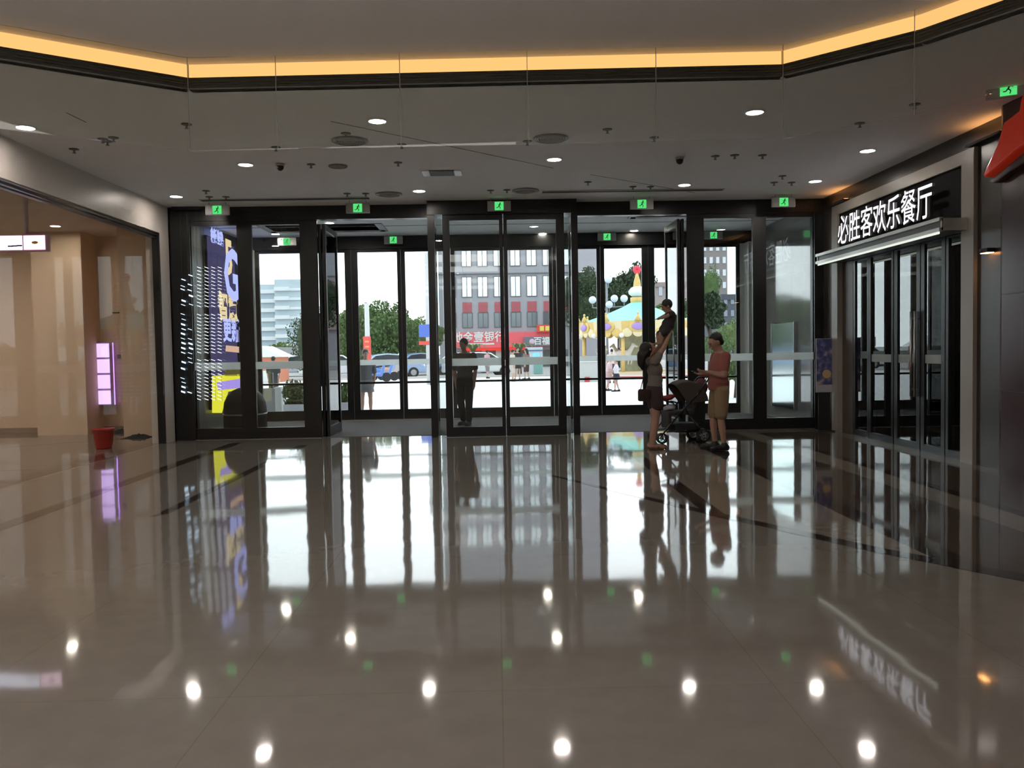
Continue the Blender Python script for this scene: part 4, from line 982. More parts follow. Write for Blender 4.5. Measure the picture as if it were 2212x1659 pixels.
# ---- carousel
yc = 43.0; cc = P(1378, 780, yc); CR = (1500-1246)/2*yc/F
ca = empty('carousel', (cc.x, yc, 0), 0, 'merry-go-round with turquoise cone roof and golden rim outside the right doorway', 'carousel')
cz = lambda py: P(1378, py, yc).z
TUR = mat('turquoise_canvas', (.24, .62, .56), .6, var=.05); CGOLD = mat('gold_rim', (.66, .47, .16), .5, var=.2, vscale=6); CREAM = mat('cream_rim', (.72, .62, .38), .5)
MB().lathe([(CR*.98, cz(697)), (CR*.55, cz(679)), (CR*.25, cz(663)), (.28, cz(652)), (0, cz(650))], n=16, sm=False).build('roof', TUR, ca)
MB().lathe([(.32, cz(654)), (.36, cz(651)), (.36, cz(643)), (.30, cz(642))], n=20).build('roof_collar', CGOLD, ca)
MB().lathe([(.0, cz(643)), (.22, cz(642)), (.44, cz(635)), (.46, cz(629)), (.33, cz(622)), (.15, cz(618)), (0, cz(617))], n=20).build('onion_dome', M_WHITEP, ca)
MB().lathe([(.20, cz(620)), (.17, cz(608)), (.09, cz(596)), (.05, cz(588)), (0, cz(587))], n=16).build('spire', CGOLD, ca)
fm = MB()
for i in range(6): a = i*PI/3; fm.ball((.12*math.cos(a), 0, cz(583)+.12*math.sin(a)), (.11, .08, .11), 10, 8)
fm.build('flower_finial', mat('crimson_flower', (.75, .05, .09), .5), ca)
z1, z0 = cz(696), cz(719)
for i in range(12):
    a0 = 2*PI*i/12+.1; a1 = a0+2*PI/12; am_ = (a0+a1)/2
    pan = MB().lathe([(CR, z0), (CR*1.02, z1)], n=2, sm=False, a0=a0, a1=a1).build('rim_panel', CREAM if i % 2 else CGOLD, ca)
    c = Vector((math.cos(am_), math.sin(am_), 0)); R3 = Matrix.Rotation(am_, 3, 'Z')
    MB().ball(c*CR*1.0+Vector((0, 0, (z0+z1)/2)), (.07, .46, .30), 18, 10, R3).build('medallion', CGOLD, pan)
    MB().ball(c*CR*1.03+Vector((0, 0, (z0+z1)/2)), (.07, .30, .18), 18, 10, R3).build('medallion_centre', mat('violet_medallion', (.38, .26, .62), .5), pan)
    MB().cone(c*CR*1.01+Vector((0, 0, z1)), c*CR*1.01+Vector((0, 0, z1+.34)), .17, .02, 8).ball(c*CR*1.01+Vector((0, 0, z1+.36)), .06, 8, 6).build('crest', CGOLD, pan)
    m = MB()
    for j in range(3):
        aj = a0+(j+.5)*2*PI/36; cj = Vector((math.cos(aj), math.sin(aj), 0))
        m.ball(cj*CR*.99+Vector((0, 0, z0)), (.05, .27, .24), 12, 8, Matrix.Rotation(aj, 3, 'Z'))
    m.build('scallops', CREAM if i % 2 == 0 else CGOLD, pan)
    MB().ball(Vector((math.cos(a0), math.sin(a0), 0))*CR*1.0+Vector((0, 0, z0-.15)), .13, 12, 8).build('bulb', M_WHITEP, pan)
    if i % 2 == 0: MB().cone(Vector((math.cos(a0), math.sin(a0), 0))*CR*.93+Vector((0, 0, .3)), Vector((math.cos(a0), math.sin(a0), 0))*CR*.93+Vector((0, 0, z0)), .09, .09, 12).build('post', CGOLD, ca)
MB().lathe([(.9, .3), (.9, 1.5), (1.0, 1.55), (.95, z0+.3)], n=12, sm=False).build('centre_drum', mat('drum_painted', (.40, .42, .28), .5, var=.5, vscale=3), ca)
MB().lathe([(0, .34), (CR*.98, .34), (CR*.98, .0), (CR, .0)], n=40).build('platform', mat('platform_cream', (.62, .50, .34), .5), ca)
MB().lathe([(CR*1.0, -.01), (CR*1.0, .12), (CR*.985, .13)], n=40).build('red_skirt', mat('skirt_red', (.5, .06, .06), .5), ca)
MB().lathe([(CR*.985, .13), (CR*.985, .20)], n=40).build('white_skirt', M_WHITEP, ca)
MB().lathe([(0, z0+.35), (CR*.97, z0+.30)], n=24).build('inner_ceiling', mat('carousel_inner', (.5, .42, .25), .6), ca)
def remesh(o, v, it=4, fac=.5):
    m = o.modifiers.new('r', 'REMESH'); m.mode = 'VOXEL'; m.voxel_size = v; m.use_smooth_shade = True
    s = o.modifiers.new('s', 'SMOOTH'); s.iterations = it; s.factor = fac; return o
hb = MB(); hb.ball((0, 0, .0), (.42, .17, .20)); hb.caps((.32, 0, .06), (.55, 0, .42), .13, .09); hb.caps((.52, 0, .45), (.74, 0, .32), .085, .05); hb.cone((.52, .03, .5), (.50, .04, .60), .03, .005)
for x, y, dx in ((.30, .09, .22), (.28, -.09, .05), (-.30, .09, -.18), (-.30, -.09, -.05)): hb.caps((x, y, -.05), (x+dx*.6, y, -.30), .075, .05); hb.caps((x+dx*.6, y, -.30), (x+dx*.3, y, -.56), .045, .035)
hb.caps((-.40, 0, .06), (-.55, 0, -.25), .06, .03)
h0 = remesh(hb.build('horse', mat('carousel_horse_white', (.68, .63, .58), .4), ca), .035)
for i in range(8):
    a = 2*PI*i/8+.25; o = h0 if i == 0 else h0.copy()
    if i: COL.objects.link(o)
    o.parent = ca; o.location = (math.cos(a)*CR*.66, math.sin(a)*CR*.66, 1.0+.12*(i % 3)); o.rotation_euler = (0, 0, a+PI/2)
    s_ = MB().ball((0, 0, .17), (.17, .16, .07), 12, 8).build('saddle', mat('saddle_red', (.6, .08, .08), .5), o)
    MB().cone((0, 0, -.95), (0, 0, 1.6), .025, .025, 8).build('horse_pole', CGOLD, o)
# ticket booth and crowd barrier
tb = empty('ticket_booth', (P(1266, 800, 38).x, 38, 0), 0, 'small white ticket booth with blue side left of the carousel', 'booth')
MB().box(-.42, -.3, -.02, .5, .3, P(1266, 782, 38).z).build('cabin', mat('booth_grey', (.5, .52, .5), .5), tb); MB().box(-.62, -.32, -.02, -.42, .3, P(1266, 784, 38).z).build('blue_side', mat('booth_blue', (.12, .32, .70), .5), tb)
MB().box(-.64, -.34, P(1266, 782, 38).z, .52, .32, P(1266, 778, 38).z).build('counter_top', M_WHITEP, tb); MB().box(-.1, -.33, .0, .12, -.30, .22).build('red_label', mat('skirt_red', (.5, .06, .06), .5), tb)
# ---- cars
def car(px, y, rz, col, lab, sc=1.):
    c = P(px, 790, y); t = empty('car', (c.x, y, -.012 if y < 47 else -.03), rz, lab, 'car', 'cars parked along the road')
    cm = mat('car_paint_%.2f_%.2f_%.2f' % col, col, .25, coat=.5)
    prof = [(-2.1, .28), (-2.12, .75), (-1.95, .92), (-1.45, .98), (-.95, 1.38), (-.2, 1.46), (.55, 1.40), (1.15, 1.02), (1.85, .88), (2.12, .66), (2.15, .28)]
    b = MB().prism(prof, 'y', -.82, .82).build('body', cm, t); bevel(b, .08, 3)
    MB().prism([(-1.30, 1.0), (-.88, 1.33), (-.22, 1.40), (.50, 1.34), (.98, 1.03)], 'y', -.83, .83).build('side_windows', mat('car_glass', (.04, .05, .06), .08), t)
    MB().quad((1.08, -.68, 1.06), (1.08, .68, 1.06), (.60, .62, 1.385), (.60, -.62, 1.385)).build('windscreen', mat('car_glass', (.04, .05, .06), .08), t)
    for x in (-1.35, 1.35):
        for s in (-1, 1):
            wv = MB().cone((x, s*.66, .31), (x, s*.85, .31), .31, .31, 22).build('wheel', M_BLACKM, t)
            MB().cone((x, s*.84, .31), (x, s*.86, .31), .18, .18, 16).build('hub_cap', M_STEEL, wv)
    for s in (-1, 1): MB().ball((2.08, s*.6, .70), (.06, .16, .08), 10, 6).build('headlight', M_WHITEP, t)
W = (.72, .74, .76); B_ = (.16, .25, .42); S_ = (.42, .45, .5)
car(1035, 49, .25, W, 'white car right of the standing man in the lobby'); car(905, 54, .5, B_, 'dull blue car behind the outer post right of the red banner pole'); car(838, 49.5, .35, (.30, .42, .62), 'light blue car seen between the outer posts at left')
car(722, 51, .2, W, 'white car behind the left open leaf'); car(1000, 57, .1, S_, 'grey car mostly hidden by the left post of the centre doors')
car(830, 72, .1, W, 'far white car under the broad green tree'); car(905, 70, .1, W, 'far white car under the bright green tree'); car(655, 57, .3, S_, 'silver car behind the left glazed panel')
# scooters (blue) near the pole
def scooter(px, y, rz, col, lab):
    c = P(px, 800, y); t = empty('scooter', (c.x, y, -.012), rz, lab, 'scooter', 'scooters parked beside the red banner pole')
    m = mat('scooter_%.2f' % col[2], col, .4)
    b = MB(); b.caps((-.5, 0, .62), (-.1, 0, .58), .16, .14); b.caps((-.1, 0, .42), (.35, 0, .35), .10, .10); b.caps((.35, 0, .35), (.52, 0, .9), .09, .07); remesh(b.build('body', m, t), .04)
    MB().box(-.62, -.12, .74, .0, .12, .80).build('seat', M_BLACKM, t)
    for x in (-.5, .62): MB().cone((x, -.05, .24), (x, .05, .24), .24, .24, 20).build('wheel', M_BLACKM, t)
    MB().tube([(.5, -.3, 1.02), (.5, .3, 1.02)], .02).build('handlebar', M_DGREY, t)
scooter(809, 42.5, .4, (.12, .22, .55), 'blue scooter right at the foot of the red banner pole'); scooter(826, 44, .2, (.12, .25, .62), 'second blue scooter beside the light blue car'); scooter(842, 45.6, .6, (.5, .35, .3), 'brownish scooter in front of the light blue car')

# ================================================================ PEOPLE
SKIN = mat('skin', (.40, .235, .165), .55, var=.06, vscale=8); SKIN2 = mat('skin_fair', (.50, .32, .25), .55)
HAIR = mat('black_hair', (.010, .008, .007), .5, bump=.5, bscale=80)
def V(*a): return Vector(a)
def hand(b, wrist, direction, palm_n, curl=.3, s=1., side=1, r=.0085):
    """palm plus five fingers; direction = pointing way, palm_n = palm normal (fingers curl towards it)"""
    d = Vector(direction).normalized(); n = Vector(palm_n); n = (n-n.dot(d)*d).normalized(); l = d.cross(n).normalized()*side
    w0 = Vector(wrist)
    M = Matrix((l, d, n)).transposed()
    b.ball(w0+d*.045*s, (.040*s, .052*s, .015*s), 14, 10, M)
    b.caps(w0-d*.015*s, w0+d*.03*s, .024*s, .024*s, 10)
    for i, (o, L) in enumerate(((.030, .070), (.011, .080), (-.009, .074), (-.028, .058))):
        p = w0+d*.082*s+l*o*s; dd = d.copy(); rr = r*s
        for kx in range(3):
            a = curl*(.7+.5*kx); dd = (dd*math.cos(a)+n*math.sin(a)).normalized(); q = p+dd*L*s*(.45, .32, .25)[kx]
            b.caps(p, q, rr, rr*.92, 8); p = q; rr *= .92
    p = w0+d*.028*s+l*.032*s; dd = (l*.75+d*.65+n*.25).normalized()
    for kx, L in enumerate((.034, .028)):
        q = p+dd*L*s; b.caps(p, q, r*1.15*s, r*1.05*s, 8); p = q; dd = (dd+d*.45+n*.35*curl).normalized()
def head(b, c, face, up, s=1.):
    """skull, jaw, nose, ears"""
    f = Vector(face).normalized(); u = Vector(up); u = (u-u.dot(f)*f).normalized(); l = u.cross(f)
    M = Matrix((f, l, u)).transposed(); c = Vector(c)
    g = lambda a, bb, cc_: c+M @ Vector((a*s, bb*s, cc_*s))
    b.ball(g(-.008, 0, .022), (.096*s, .076*s, .092*s), 20, 14, M)
    b.ball(g(.022, 0, -.035), (.062*s, .058*s, .075*s), 18, 12, M)
    b.ball(g(.060, 0, -.088), (.026*s, .028*s, .020*s), 12, 8, M)
    b.caps(g(.086, 0, .018), g(.106, 0, -.022), .008*s, .0135*s, 8)
    b.ball(g(.086, 0, .036), (.014*s, .055*s, .010*s), 12, 8, M)
    b.ball(g(.080, 0, -.050), (.017*s, .026*s, .007*s), 10, 8, M); b.ball(g(.078, 0, -.061), (.015*s, .022*s, .007*s), 10, 8, M)
    for sd in (-1, 1):
        b.ball(g(-.005, .078*sd, -.006), (.019*s, .009*s, .031*s), 10, 8, M)
        b.ball(g(.062, .040*sd, -.014), (.022*s, .020*s, .020*s), 10, 8, M)
    return g, M
def face_bits(g, M, par, s=1.):
    for sd in (-1, 1):
        MB().ball(g(.078, .030*sd, .012), (.010*s, .014*s, .008*s), 10, 8, M).build('eye', mat('eye_white', (.5, .48, .46), .3), par)
        MB().ball(g(.086, .030*sd, .012), (.004*s, .0065*s, .0065*s), 8, 6, M).build('iris', mat('iris_dark', (.01, .007, .005), .2), par)
        MB().ball(g(.083, .031*sd, .036), (.006*s, .018*s, .004*s), 10, 6, M).build('eyebrow', HAIR, par)
    MB().ball(g(.093, 0, -.055), (.008*s, .023*s, .0075*s), 10, 6, M).build('mouth', mat('lips', (.30, .10, .09), .5), par)
def limb(b, pts, rs, n=14):
    for (p, q, r0, r1) in zip(pts, pts[1:], rs, rs[1:]): b.caps(p, q, r0, r1, n)
def leg(b, hip, knee, ankle, toe, s=1.):
    hip, knee, ankle, toe = map(Vector, (hip, knee, ankle, toe))
    limb(b, [hip, hip.lerp(knee, .5), knee], [.082*s, .072*s, .052*s])
    calf = knee.lerp(ankle, .32); back = (knee-ankle).normalized().cross((toe-ankle).cross((knee-ankle)).normalized())
    limb(b, [knee, calf, knee.lerp(ankle, .65), ankle], [.050*s, .053*s, .040*s, .033*s])
    b.caps(ankle+V(0, 0, -.02*s), toe, .034*s, .026*s); b.ball(ankle-(toe-ankle).normalized()*.03+V(0, 0, -.035*s), .033*s, 10, 8)
def shoe(par, ankle, toe, m, s=1., name='shoe', sole=True):
    ankle, toe = Vector(ankle), Vector(toe); d = (toe-ankle); d.z = 0; L = d.length; d.normalize()
    b = MB(); h = toe.z
    b.caps(V(ankle.x, ankle.y, .045*s)-d*.03*s, V(toe.x, toe.y, .038*s), .044*s, .040*s); b.caps(V(ankle.x, ankle.y, .05*s), V(ankle.x, ankle.y, .085*s), .046*s, .044*s)
    o = remesh(b.build(name, m, par), .010, 3)
    if sole:
        c = (V(ankle.x, ankle.y, 0)-d*.045*s+V(toe.x, toe.y, 0)+d*.03*s)/2; l_ = (V(toe.x, toe.y, 0)-V(ankle.x, ankle.y, 0)).length/2+.045*s
        MB().ball((c.x, c.y, .012), (l_+.02, .048*s, .012), 18, 8, Matrix.Rotation(math.atan2(d.y, d.x), 3, 'Z')).build('sole', mat('shoe_sole', (.03, .03, .03), .7), o)
    return o

# ---- woman holding the baby up (local +x = facing right in the photo)
wp_ = FL(1412, 970)
wm = empty('person', (wp_.x, wp_.y, 0), 0.10, 'woman in grey top and dark shorts leaning back and lifting a baby overhead', 'person')
b = MB()
leg(b, (.02, .085, .86), (.045, .10, .46), (-.01, .10, .075), (.15, .115, .035), .98)
leg(b, (.02, -.085, .86), (.015, -.09, .46), (-.035, -.09, .075), (.125, -.10, .035), .98)
b.ball((.015, 0, .90), (.105, .155, .12)); b.ball((.035, 0, 1.04), (.088, .125, .13)); b.ball((.03, 0, 1.18), (.095, .140, .13)); b.ball((-.0, 0, 1.30), (.075, .150, .09))
limb(b, [(-.01, 0, 1.33), (-.035, 0, 1.42)], [.052, .046])
hc = V(-.065, 0, 1.485); fdir = V(.62, 0, .80); g_, M_ = head(b, hc, fdir, V(-.80, 0, .62), .98)
for sd in (-1, 1):
    sh_ = V(.0, .155*sd, 1.31); el = V(.13, .13*sd, 1.50); wr3 = V(.235, .085*sd, 1.70)
    limb(b, [sh_, sh_.lerp(el, .5), el], [.050, .045, .037]); limb(b, [el, el.lerp(wr3, .4), wr3], [.037, .035, .025])
    hand(b, wr3, (.06, -.10*sd, .25), (0.05, -1*sd, 0), .42, .95, 1)
body = remesh(b.build('body', SKIN, wm), .0075, 4)
face_bits(g_, M_, wm, .98)
b = MB(); b.ball(g_(-.022, 0, .030), (.104, .088, .102), 20, 14, M_)
b.ball(g_(-.075, 0, -.01), (.05, .075, .08), 16, 12, M_)
limb(b, [g_(-.07, 0, .02), V(-.17, 0, 1.40), V(-.175, .005, 1.27), V(-.15, 0, 1.19)], [.068, .068, .055, .025])
for sd in (-1, 1): limb(b, [g_(-.05, .06*sd, .0), V(-.15, .045*sd, 1.38), V(-.16, .03*sd, 1.25)], [.035, .035, .018])
remesh(b.build('hair', HAIR, wm), .011, 2)
b = MB(); b.ball((.035, 0, 1.03), (.108, .145, .14)); b.ball((.03, 0, 1.17), (.112, .158, .14)); b.ball((-.0, 0, 1.29), (.085, .162, .085)); b.ball((.025, 0, .94), (.115, .158, .09))
for sd in (-1, 1): b.caps((.0, .150*sd, 1.30), (.05, .145*sd, 1.385), .066, .060)
remesh(b.build('shirt', mat('taupe_grey_cotton', (.165, .140, .120), .9, bump=.3, bscale=40), wm), .012, 4)
b = MB(); b.ball((.018, 0, .885), (.122, .170, .125))
for sd in (-1, 1): limb(b, [(.02, .088*sd, .84), (.035, .10*sd, .66)], [.100, .094])
remesh(b.build('shorts', mat('dark_plum_cotton', (.050, .032, .036), .9), wm), .012, 3)
for sd, ax in ((1, -.01), (-1, -.035)):
    b = MB(); y_ = .10*sd if sd > 0 else -.09; b.ball((ax+.06, y_+.005*sd, .011), (.135, .046, .011), 18, 8); b.caps((ax+.07, y_-.04, .04), (ax+.07, y_+.045, .04), .012, .012, 8)
    b.build('sandal', mat('brown_sandal', (.10, .055, .035), .7), wm)
# shoulder bag (hangs from her: own thing)
bg_ = empty('handbag', (wp_.x-.145, wp_.y-.10, 0), .1, 'small dark brown shoulder bag hanging at the woman\'s back', 'handbag')
o = MB().box(-.095, -.045, .72, .075, .045, .89).build('body', mat('dark_brown_leather', (.035, .018, .014), .5), bg_); bevel(o, .025, 3)
o = MB().box(-.10, -.05, .80, .08, -.03, .90).build('flap', mat('dark_brown_leather2', (.045, .024, .018), .45), bg_); bevel(o, .01)
MB().tube([(-.06, 0, .885), (-.015, .01, 1.05), (.06, .02, 1.22), (.12, .03, 1.385), (.15, .04, 1.40)], .006, 6).build('strap', mat('dark_brown_leather', (.035, .018, .014), .5), bg_)

# ---- baby held up (facing left)
bb = empty('baby', (wp_.x+.235, wp_.y+.01, 0), 0.05, 'baby in dark clothes held up above the woman', 'person')
b = MB()
b.ball((.035, 0, 1.955), (.075, .085, .10)); b.ball((.0, 0, 1.84), (.085, .088, .10)); b.ball((-.04, 0, 1.76), (.085, .09, .075)); b.ball((.01, 0, 2.045), (.04, .04, .04))
gb, Mb = head(b, (-.015, 0, 2.105), (-.85, 0, -.45), (-.3, 0, .9), .82)
for sd in (-1, 1):
    limb(b, [(.03, .085*sd, 2.0), (-.05, .13*sd, 1.955), (-.12, .11*sd, 1.93)], [.032, .027, .020]); hand(b, (-.12, .11*sd, 1.93), (-1, -.2*sd, -.2), (0, 0, -1), .35, .48, 1, .012)
    limb(b, [(-.03, .05*sd, 1.74), (-.13, .085*sd, 1.70), (-.12, .08*sd, 1.58)], [.050, .040, .028]); b.caps((-.12, .08*sd, 1.565), (-.175, .085*sd, 1.56), .024, .018)
remesh(b.build('body', SKIN, bb), .008, 4); face_bits(gb, Mb, bb, .82)
b = MB(); b.ball(gb(-.020, 0, .034), (.083, .070, .080), 18, 12, Mb); remesh(b.build('hair', HAIR, bb), .010, 2)
b = MB(); b.ball((.035, 0, 1.945), (.088, .097, .105)); b.ball((.0, 0, 1.84), (.097, .10, .10)); b.ball((-.04, 0, 1.765), (.097, .105, .085))
for sd in (-1, 1): b.caps((.03, .085*sd, 1.995), (.0, .11*sd, 1.975), .042, .038); b.caps((-.03, .05*sd, 1.74), (-.11, .08*sd, 1.705), .058, .052)
remesh(b.build('romper', mat('dark_grey_romper', (.035, .032, .036), .9), bb), .010, 3)

# ---- man looking at a phone (facing left)
mp_ = FL(1555, 972)
mn = empty('person', (mp_.x, mp_.y, 0), PI+.12, 'man in salmon pink T-shirt and khaki shorts looking down at his hands', 'person')
b = MB()
leg(b, (0, .09, .88), (.03, .115, .48), (-.02, .12, .08), (.16, .15, .04), 1.05)
leg(b, (0, -.09, .88), (.06, -.105, .49), (.03, -.11, .08), (.21, -.12, .04), 1.05)
b.ball((0, 0, .93), (.115, .165, .12)); b.ball((.01, 0, 1.07), (.112, .150, .14)); b.ball((-.005, 0, 1.22), (.115, .165, .14)); b.ball((-.02, 0, 1.36), (.085, .175, .085))
limb(b, [(-.02, 0, 1.40), (.02, 0, 1.49)], [.058, .054])
gm_, Mm = head(b, (.055, 0, 1.565), (.86, 0, -.50), (.42, 0, .9), 1.05)
arms = (((-.02, .19, 1.36), (.02, .235, 1.09), (.23, .13, 1.14)), ((-.02, -.19, 1.36), (.03, -.235, 1.08), (.235, -.11, 1.10)))
for (a0, a1, a2), sd in zip(arms, (1, -1)):
    a0, a1, a2 = V(*a0), V(*a1), V(*a2)
    limb(b, [a0, a0.lerp(a1, .5), a1], [.056, .052, .042]); limb(b, [a1, a1.lerp(a2, .35), a2], [.042, .041, .028])
    hand(b, a2, (1, -.45*sd, .12), (0, -.25*sd, 1.0) if sd < 0 else (.0, -.6, .8), .38, 1.02, sd)
remesh(b.build('body', SKIN, mn), .0075, 4); face_bits(gm_, Mm, mn, 1.05)
b = MB(); b.ball(gm_(-.029, 0, .038), (.100, .086, .095), 20, 14, Mm); b.ball(gm_(-.06, 0, -.02), (.055, .075, .065), 16, 10, Mm); b.ball(gm_(.015, 0, .092), (.045, .06, .026), 14, 8, Mm)
remesh(b.build('hair', HAIR, mn), .010, 2)
b = MB(); b.ball((.01, 0, .99), (.135, .182, .12)); b.ball((.012, 0, 1.09), (.135, .175, .15)); b.ball((-.003, 0, 1.22), (.136, .187, .15)); b.ball((-.02, 0, 1.35), (.100, .190, .085))
b.cone((.01, 0, .87), (.01, 0, 1.0), .15, .155, 20)
for a0, a1, a2 in arms: a0, a1 = V(*a0), V(*a1); b.caps(a0, a0.lerp(a1, .62), .072, .066)
remesh(b.build('shirt', mat('salmon_pink_cotton', (.31, .105, .088), .9, bump=.3, bscale=35), mn), .012, 4)
b = MB(); b.ball((0, 0, .89), (.128, .18, .11))
for sd, kx in ((1, .02), (-1, .045)): limb(b, [(0, .092*sd, .86), (kx*.6, .105*sd, .66), (kx, .11*sd, .52)], [.108, .100, .090])
remesh(b.build('shorts', mat('khaki_cotton', (.27, .19, .105), .9, bump=.3, bscale=30), mn), .012, 3)
BS = mat('black_trainer', (.012, .012, .014), .5)
shoe(mn, (-.02, .12, .08), (.16, .15, .04), BS, 1.08); shoe(mn, (.03, -.11, .08), (.21, -.12, .04), BS, 1.08)
ph = empty('phone', (mp_.x-.345, mp_.y-.0, 0), PI+.12, 'dark mobile phone held in the man\'s hands', 'phone')
o = MB().box(-.035, -.030, 1.145, .055, .038, 1.156).build('case', M_BLACK, ph); bevel(o, .004)
MB().box(-.030, -.026, 1.156, .050, .034, 1.157).build('screen', mat('phone_screen', (.03, .04, .05), .1), ph)

# ---- pushchair
st_ = FL(1478, 958); psx, psy = st_.x, st_.y+.30
pc = empty('pushchair', (psx, psy, 0), PI+.15, 'black pushchair standing between the woman and the man', 'pushchair')
TM = mat('pushchair_tube', (.03, .03, .032), .3, .5); FB = mat('pushchair_fabric', (.045, .040, .038), .9, bump=.3, bscale=60)
for s in (-1, 1):
    MB().tube([(.38, .20*s, .12), (.12, .22*s, .42), (-.22, .23*s, .78), (-.40, .23*s, 1.0)], .014).build('side_rail', TM, pc)
    MB().tube([(-.30, .24*s, .12), (-.05, .23*s, .45), (.02, .23*s, .60)], .013).build('rear_strut', TM, pc)
    MB().tube([(.30, .21*s, .18), (-.24, .235*s, .20)], .011).build('lower_rail', TM, pc)
    MB().tube([(.02, .23*s, .60), (.22, .23*s, .66), (.30, .20*s, .64)], .013).build('arm_bar', TM, pc)
    for x, r in ((.38, .085), (-.30, .11)):
        for dy in (-.025, .025):
            wv = MB().lathe([(r*.72, -.012), (r, -.012), (r, .012), (r*.72, .012), (r*.72, -.012)], n=24).build('wheel', M_BLACKM, pc)
            wv.rotation_euler = (PI/2, 0, 0); wv.location = (x, .22*s+dy, r)
            hb_ = MB().cone((0, 0, -.008), (0, 0, .008), r*.3, r*.3, 12)
            for q in range(5): a = q*2*PI/5; hb_.cone((0, 0, 0), (math.cos(a)*r*.75, math.sin(a)*r*.75, 0), .006, .006, 6)
            hb_.build('wheel_hub', mat('wheel_hub_grey', (.3, .3, .31), .4), wv)
    MB().cone((.38, .22*s-.04, .085), (.38, .22*s+.04, .085), .012, .012, 8).cone((.38, .22*s, .085), (.37, .21*s, .16), .02, .02, 8).build('fork', TM, pc)
MB().tube([(-.40, .23, 1.0), (-.44, .10, 1.03), (-.44, -.10, 1.03), (-.40, -.23, 1.0)], .017).build('handle', M_BLACKM, pc)
MB().tube([(-.30, -.26, .11), (-.30, .26, .11)], .012).build('rear_axle', TM, pc)
b = MB(); b.box(-.12, -.19, .44, .24, .19, .50); b.prism([(-.16, .42), (-.10, .42), (-.26, .92), (-.32, .90)], 'y', -.19, .19); b.box(.20, -.18, .22, .25, .18, .48)
remesh(b.build('seat', FB, pc), .016, 4)
b = MB()
for i in range(9):
    a0 = 1.75-i*.165; a1 = a0-.165
    for (r0,) in ((.36,),):
        p = lambda a, y: (-.12+math.cos(a+1.2)*-.36*-1, y, .66+math.sin(a+1.2-.2)*.36)
ang = [math.radians(q) for q in range(55, 176, 12)]
bmv = []
for a in ang:
    bmv.append([b.bm.verts.new((-.06+.34*math.cos(a), y, .62+.34*math.sin(a)+.03*(1-(y/.2)**2))) for y in (-.21, -.12, 0, .12, .21)])
for r0, r1 in zip(bmv, bmv[1:]):
    for i in range(4): b.bm.faces.new((r0[i], r0[i+1], r1[i+1], r1[i])).smooth = True
cnb = b.bm.verts.new((-.06, -.215, .62)); cnb2 = b.bm.verts.new((-.06, .215, .62))
for r0, r1 in zip(bmv, bmv[1:]): b.bm.faces.new((r0[0], r1[0], cnb)); b.bm.faces.new((r1[4], r0[4], cnb2))
o = b.build('canopy', mat('canopy_brown_grey', (.075, .062, .052), .9), pc); s_ = o.modifiers.new('s', 'SOLIDIFY'); s_.thickness = .01
b = MB().box(-.26, -.20, .16, .16, .20, .30); bevel(b.build('basket', mat('basket_mesh', (.02, .02, .022), .8), pc), .03)
b = MB(); b.ball((.22, 0, .70), (.10, .17, .04)); b.ball((.16, .05, .73), (.08, .1, .03)); remesh(b.build('red_trim', mat('dark_red_fabric', (.22, .015, .022), .8), pc), .014)
b = MB(); b.ball((-.36, 0, .86), (.10, .16, .13)); b.ball((-.37, 0, .95), (.07, .12, .05))
hg = empty('diaper_bag', (psx, psy, 0), PI+.15, 'dark red bag slung from the pushchair handle', 'bag')
remesh(b.build('pouch', mat('dark_red_bag', (.075, .012, .016), .8), hg), .018); MB().tube([(-.42, -.10, 1.035), (-.40, -.10, .97)], .008, 6).tube([(-.42, .10, 1.035), (-.40, .10, .97)], .008, 6).build('straps', mat('dark_red_bag', (.075, .012, .016), .8), hg)
b = MB(); b.ball((.15, .02, .55), (.07, .10, .05)); b.ball((.20, -.06, .53), (.05, .07, .04))
o = remesh(b.build('blanket', mat('pale_blanket', (.5, .48, .55), .9)), .012); o.location = (psx, psy, 0); o.rotation_euler = (0, 0, PI+.15); tag(o, 'pale crumpled blanket lying on the pushchair seat', 'blanket')

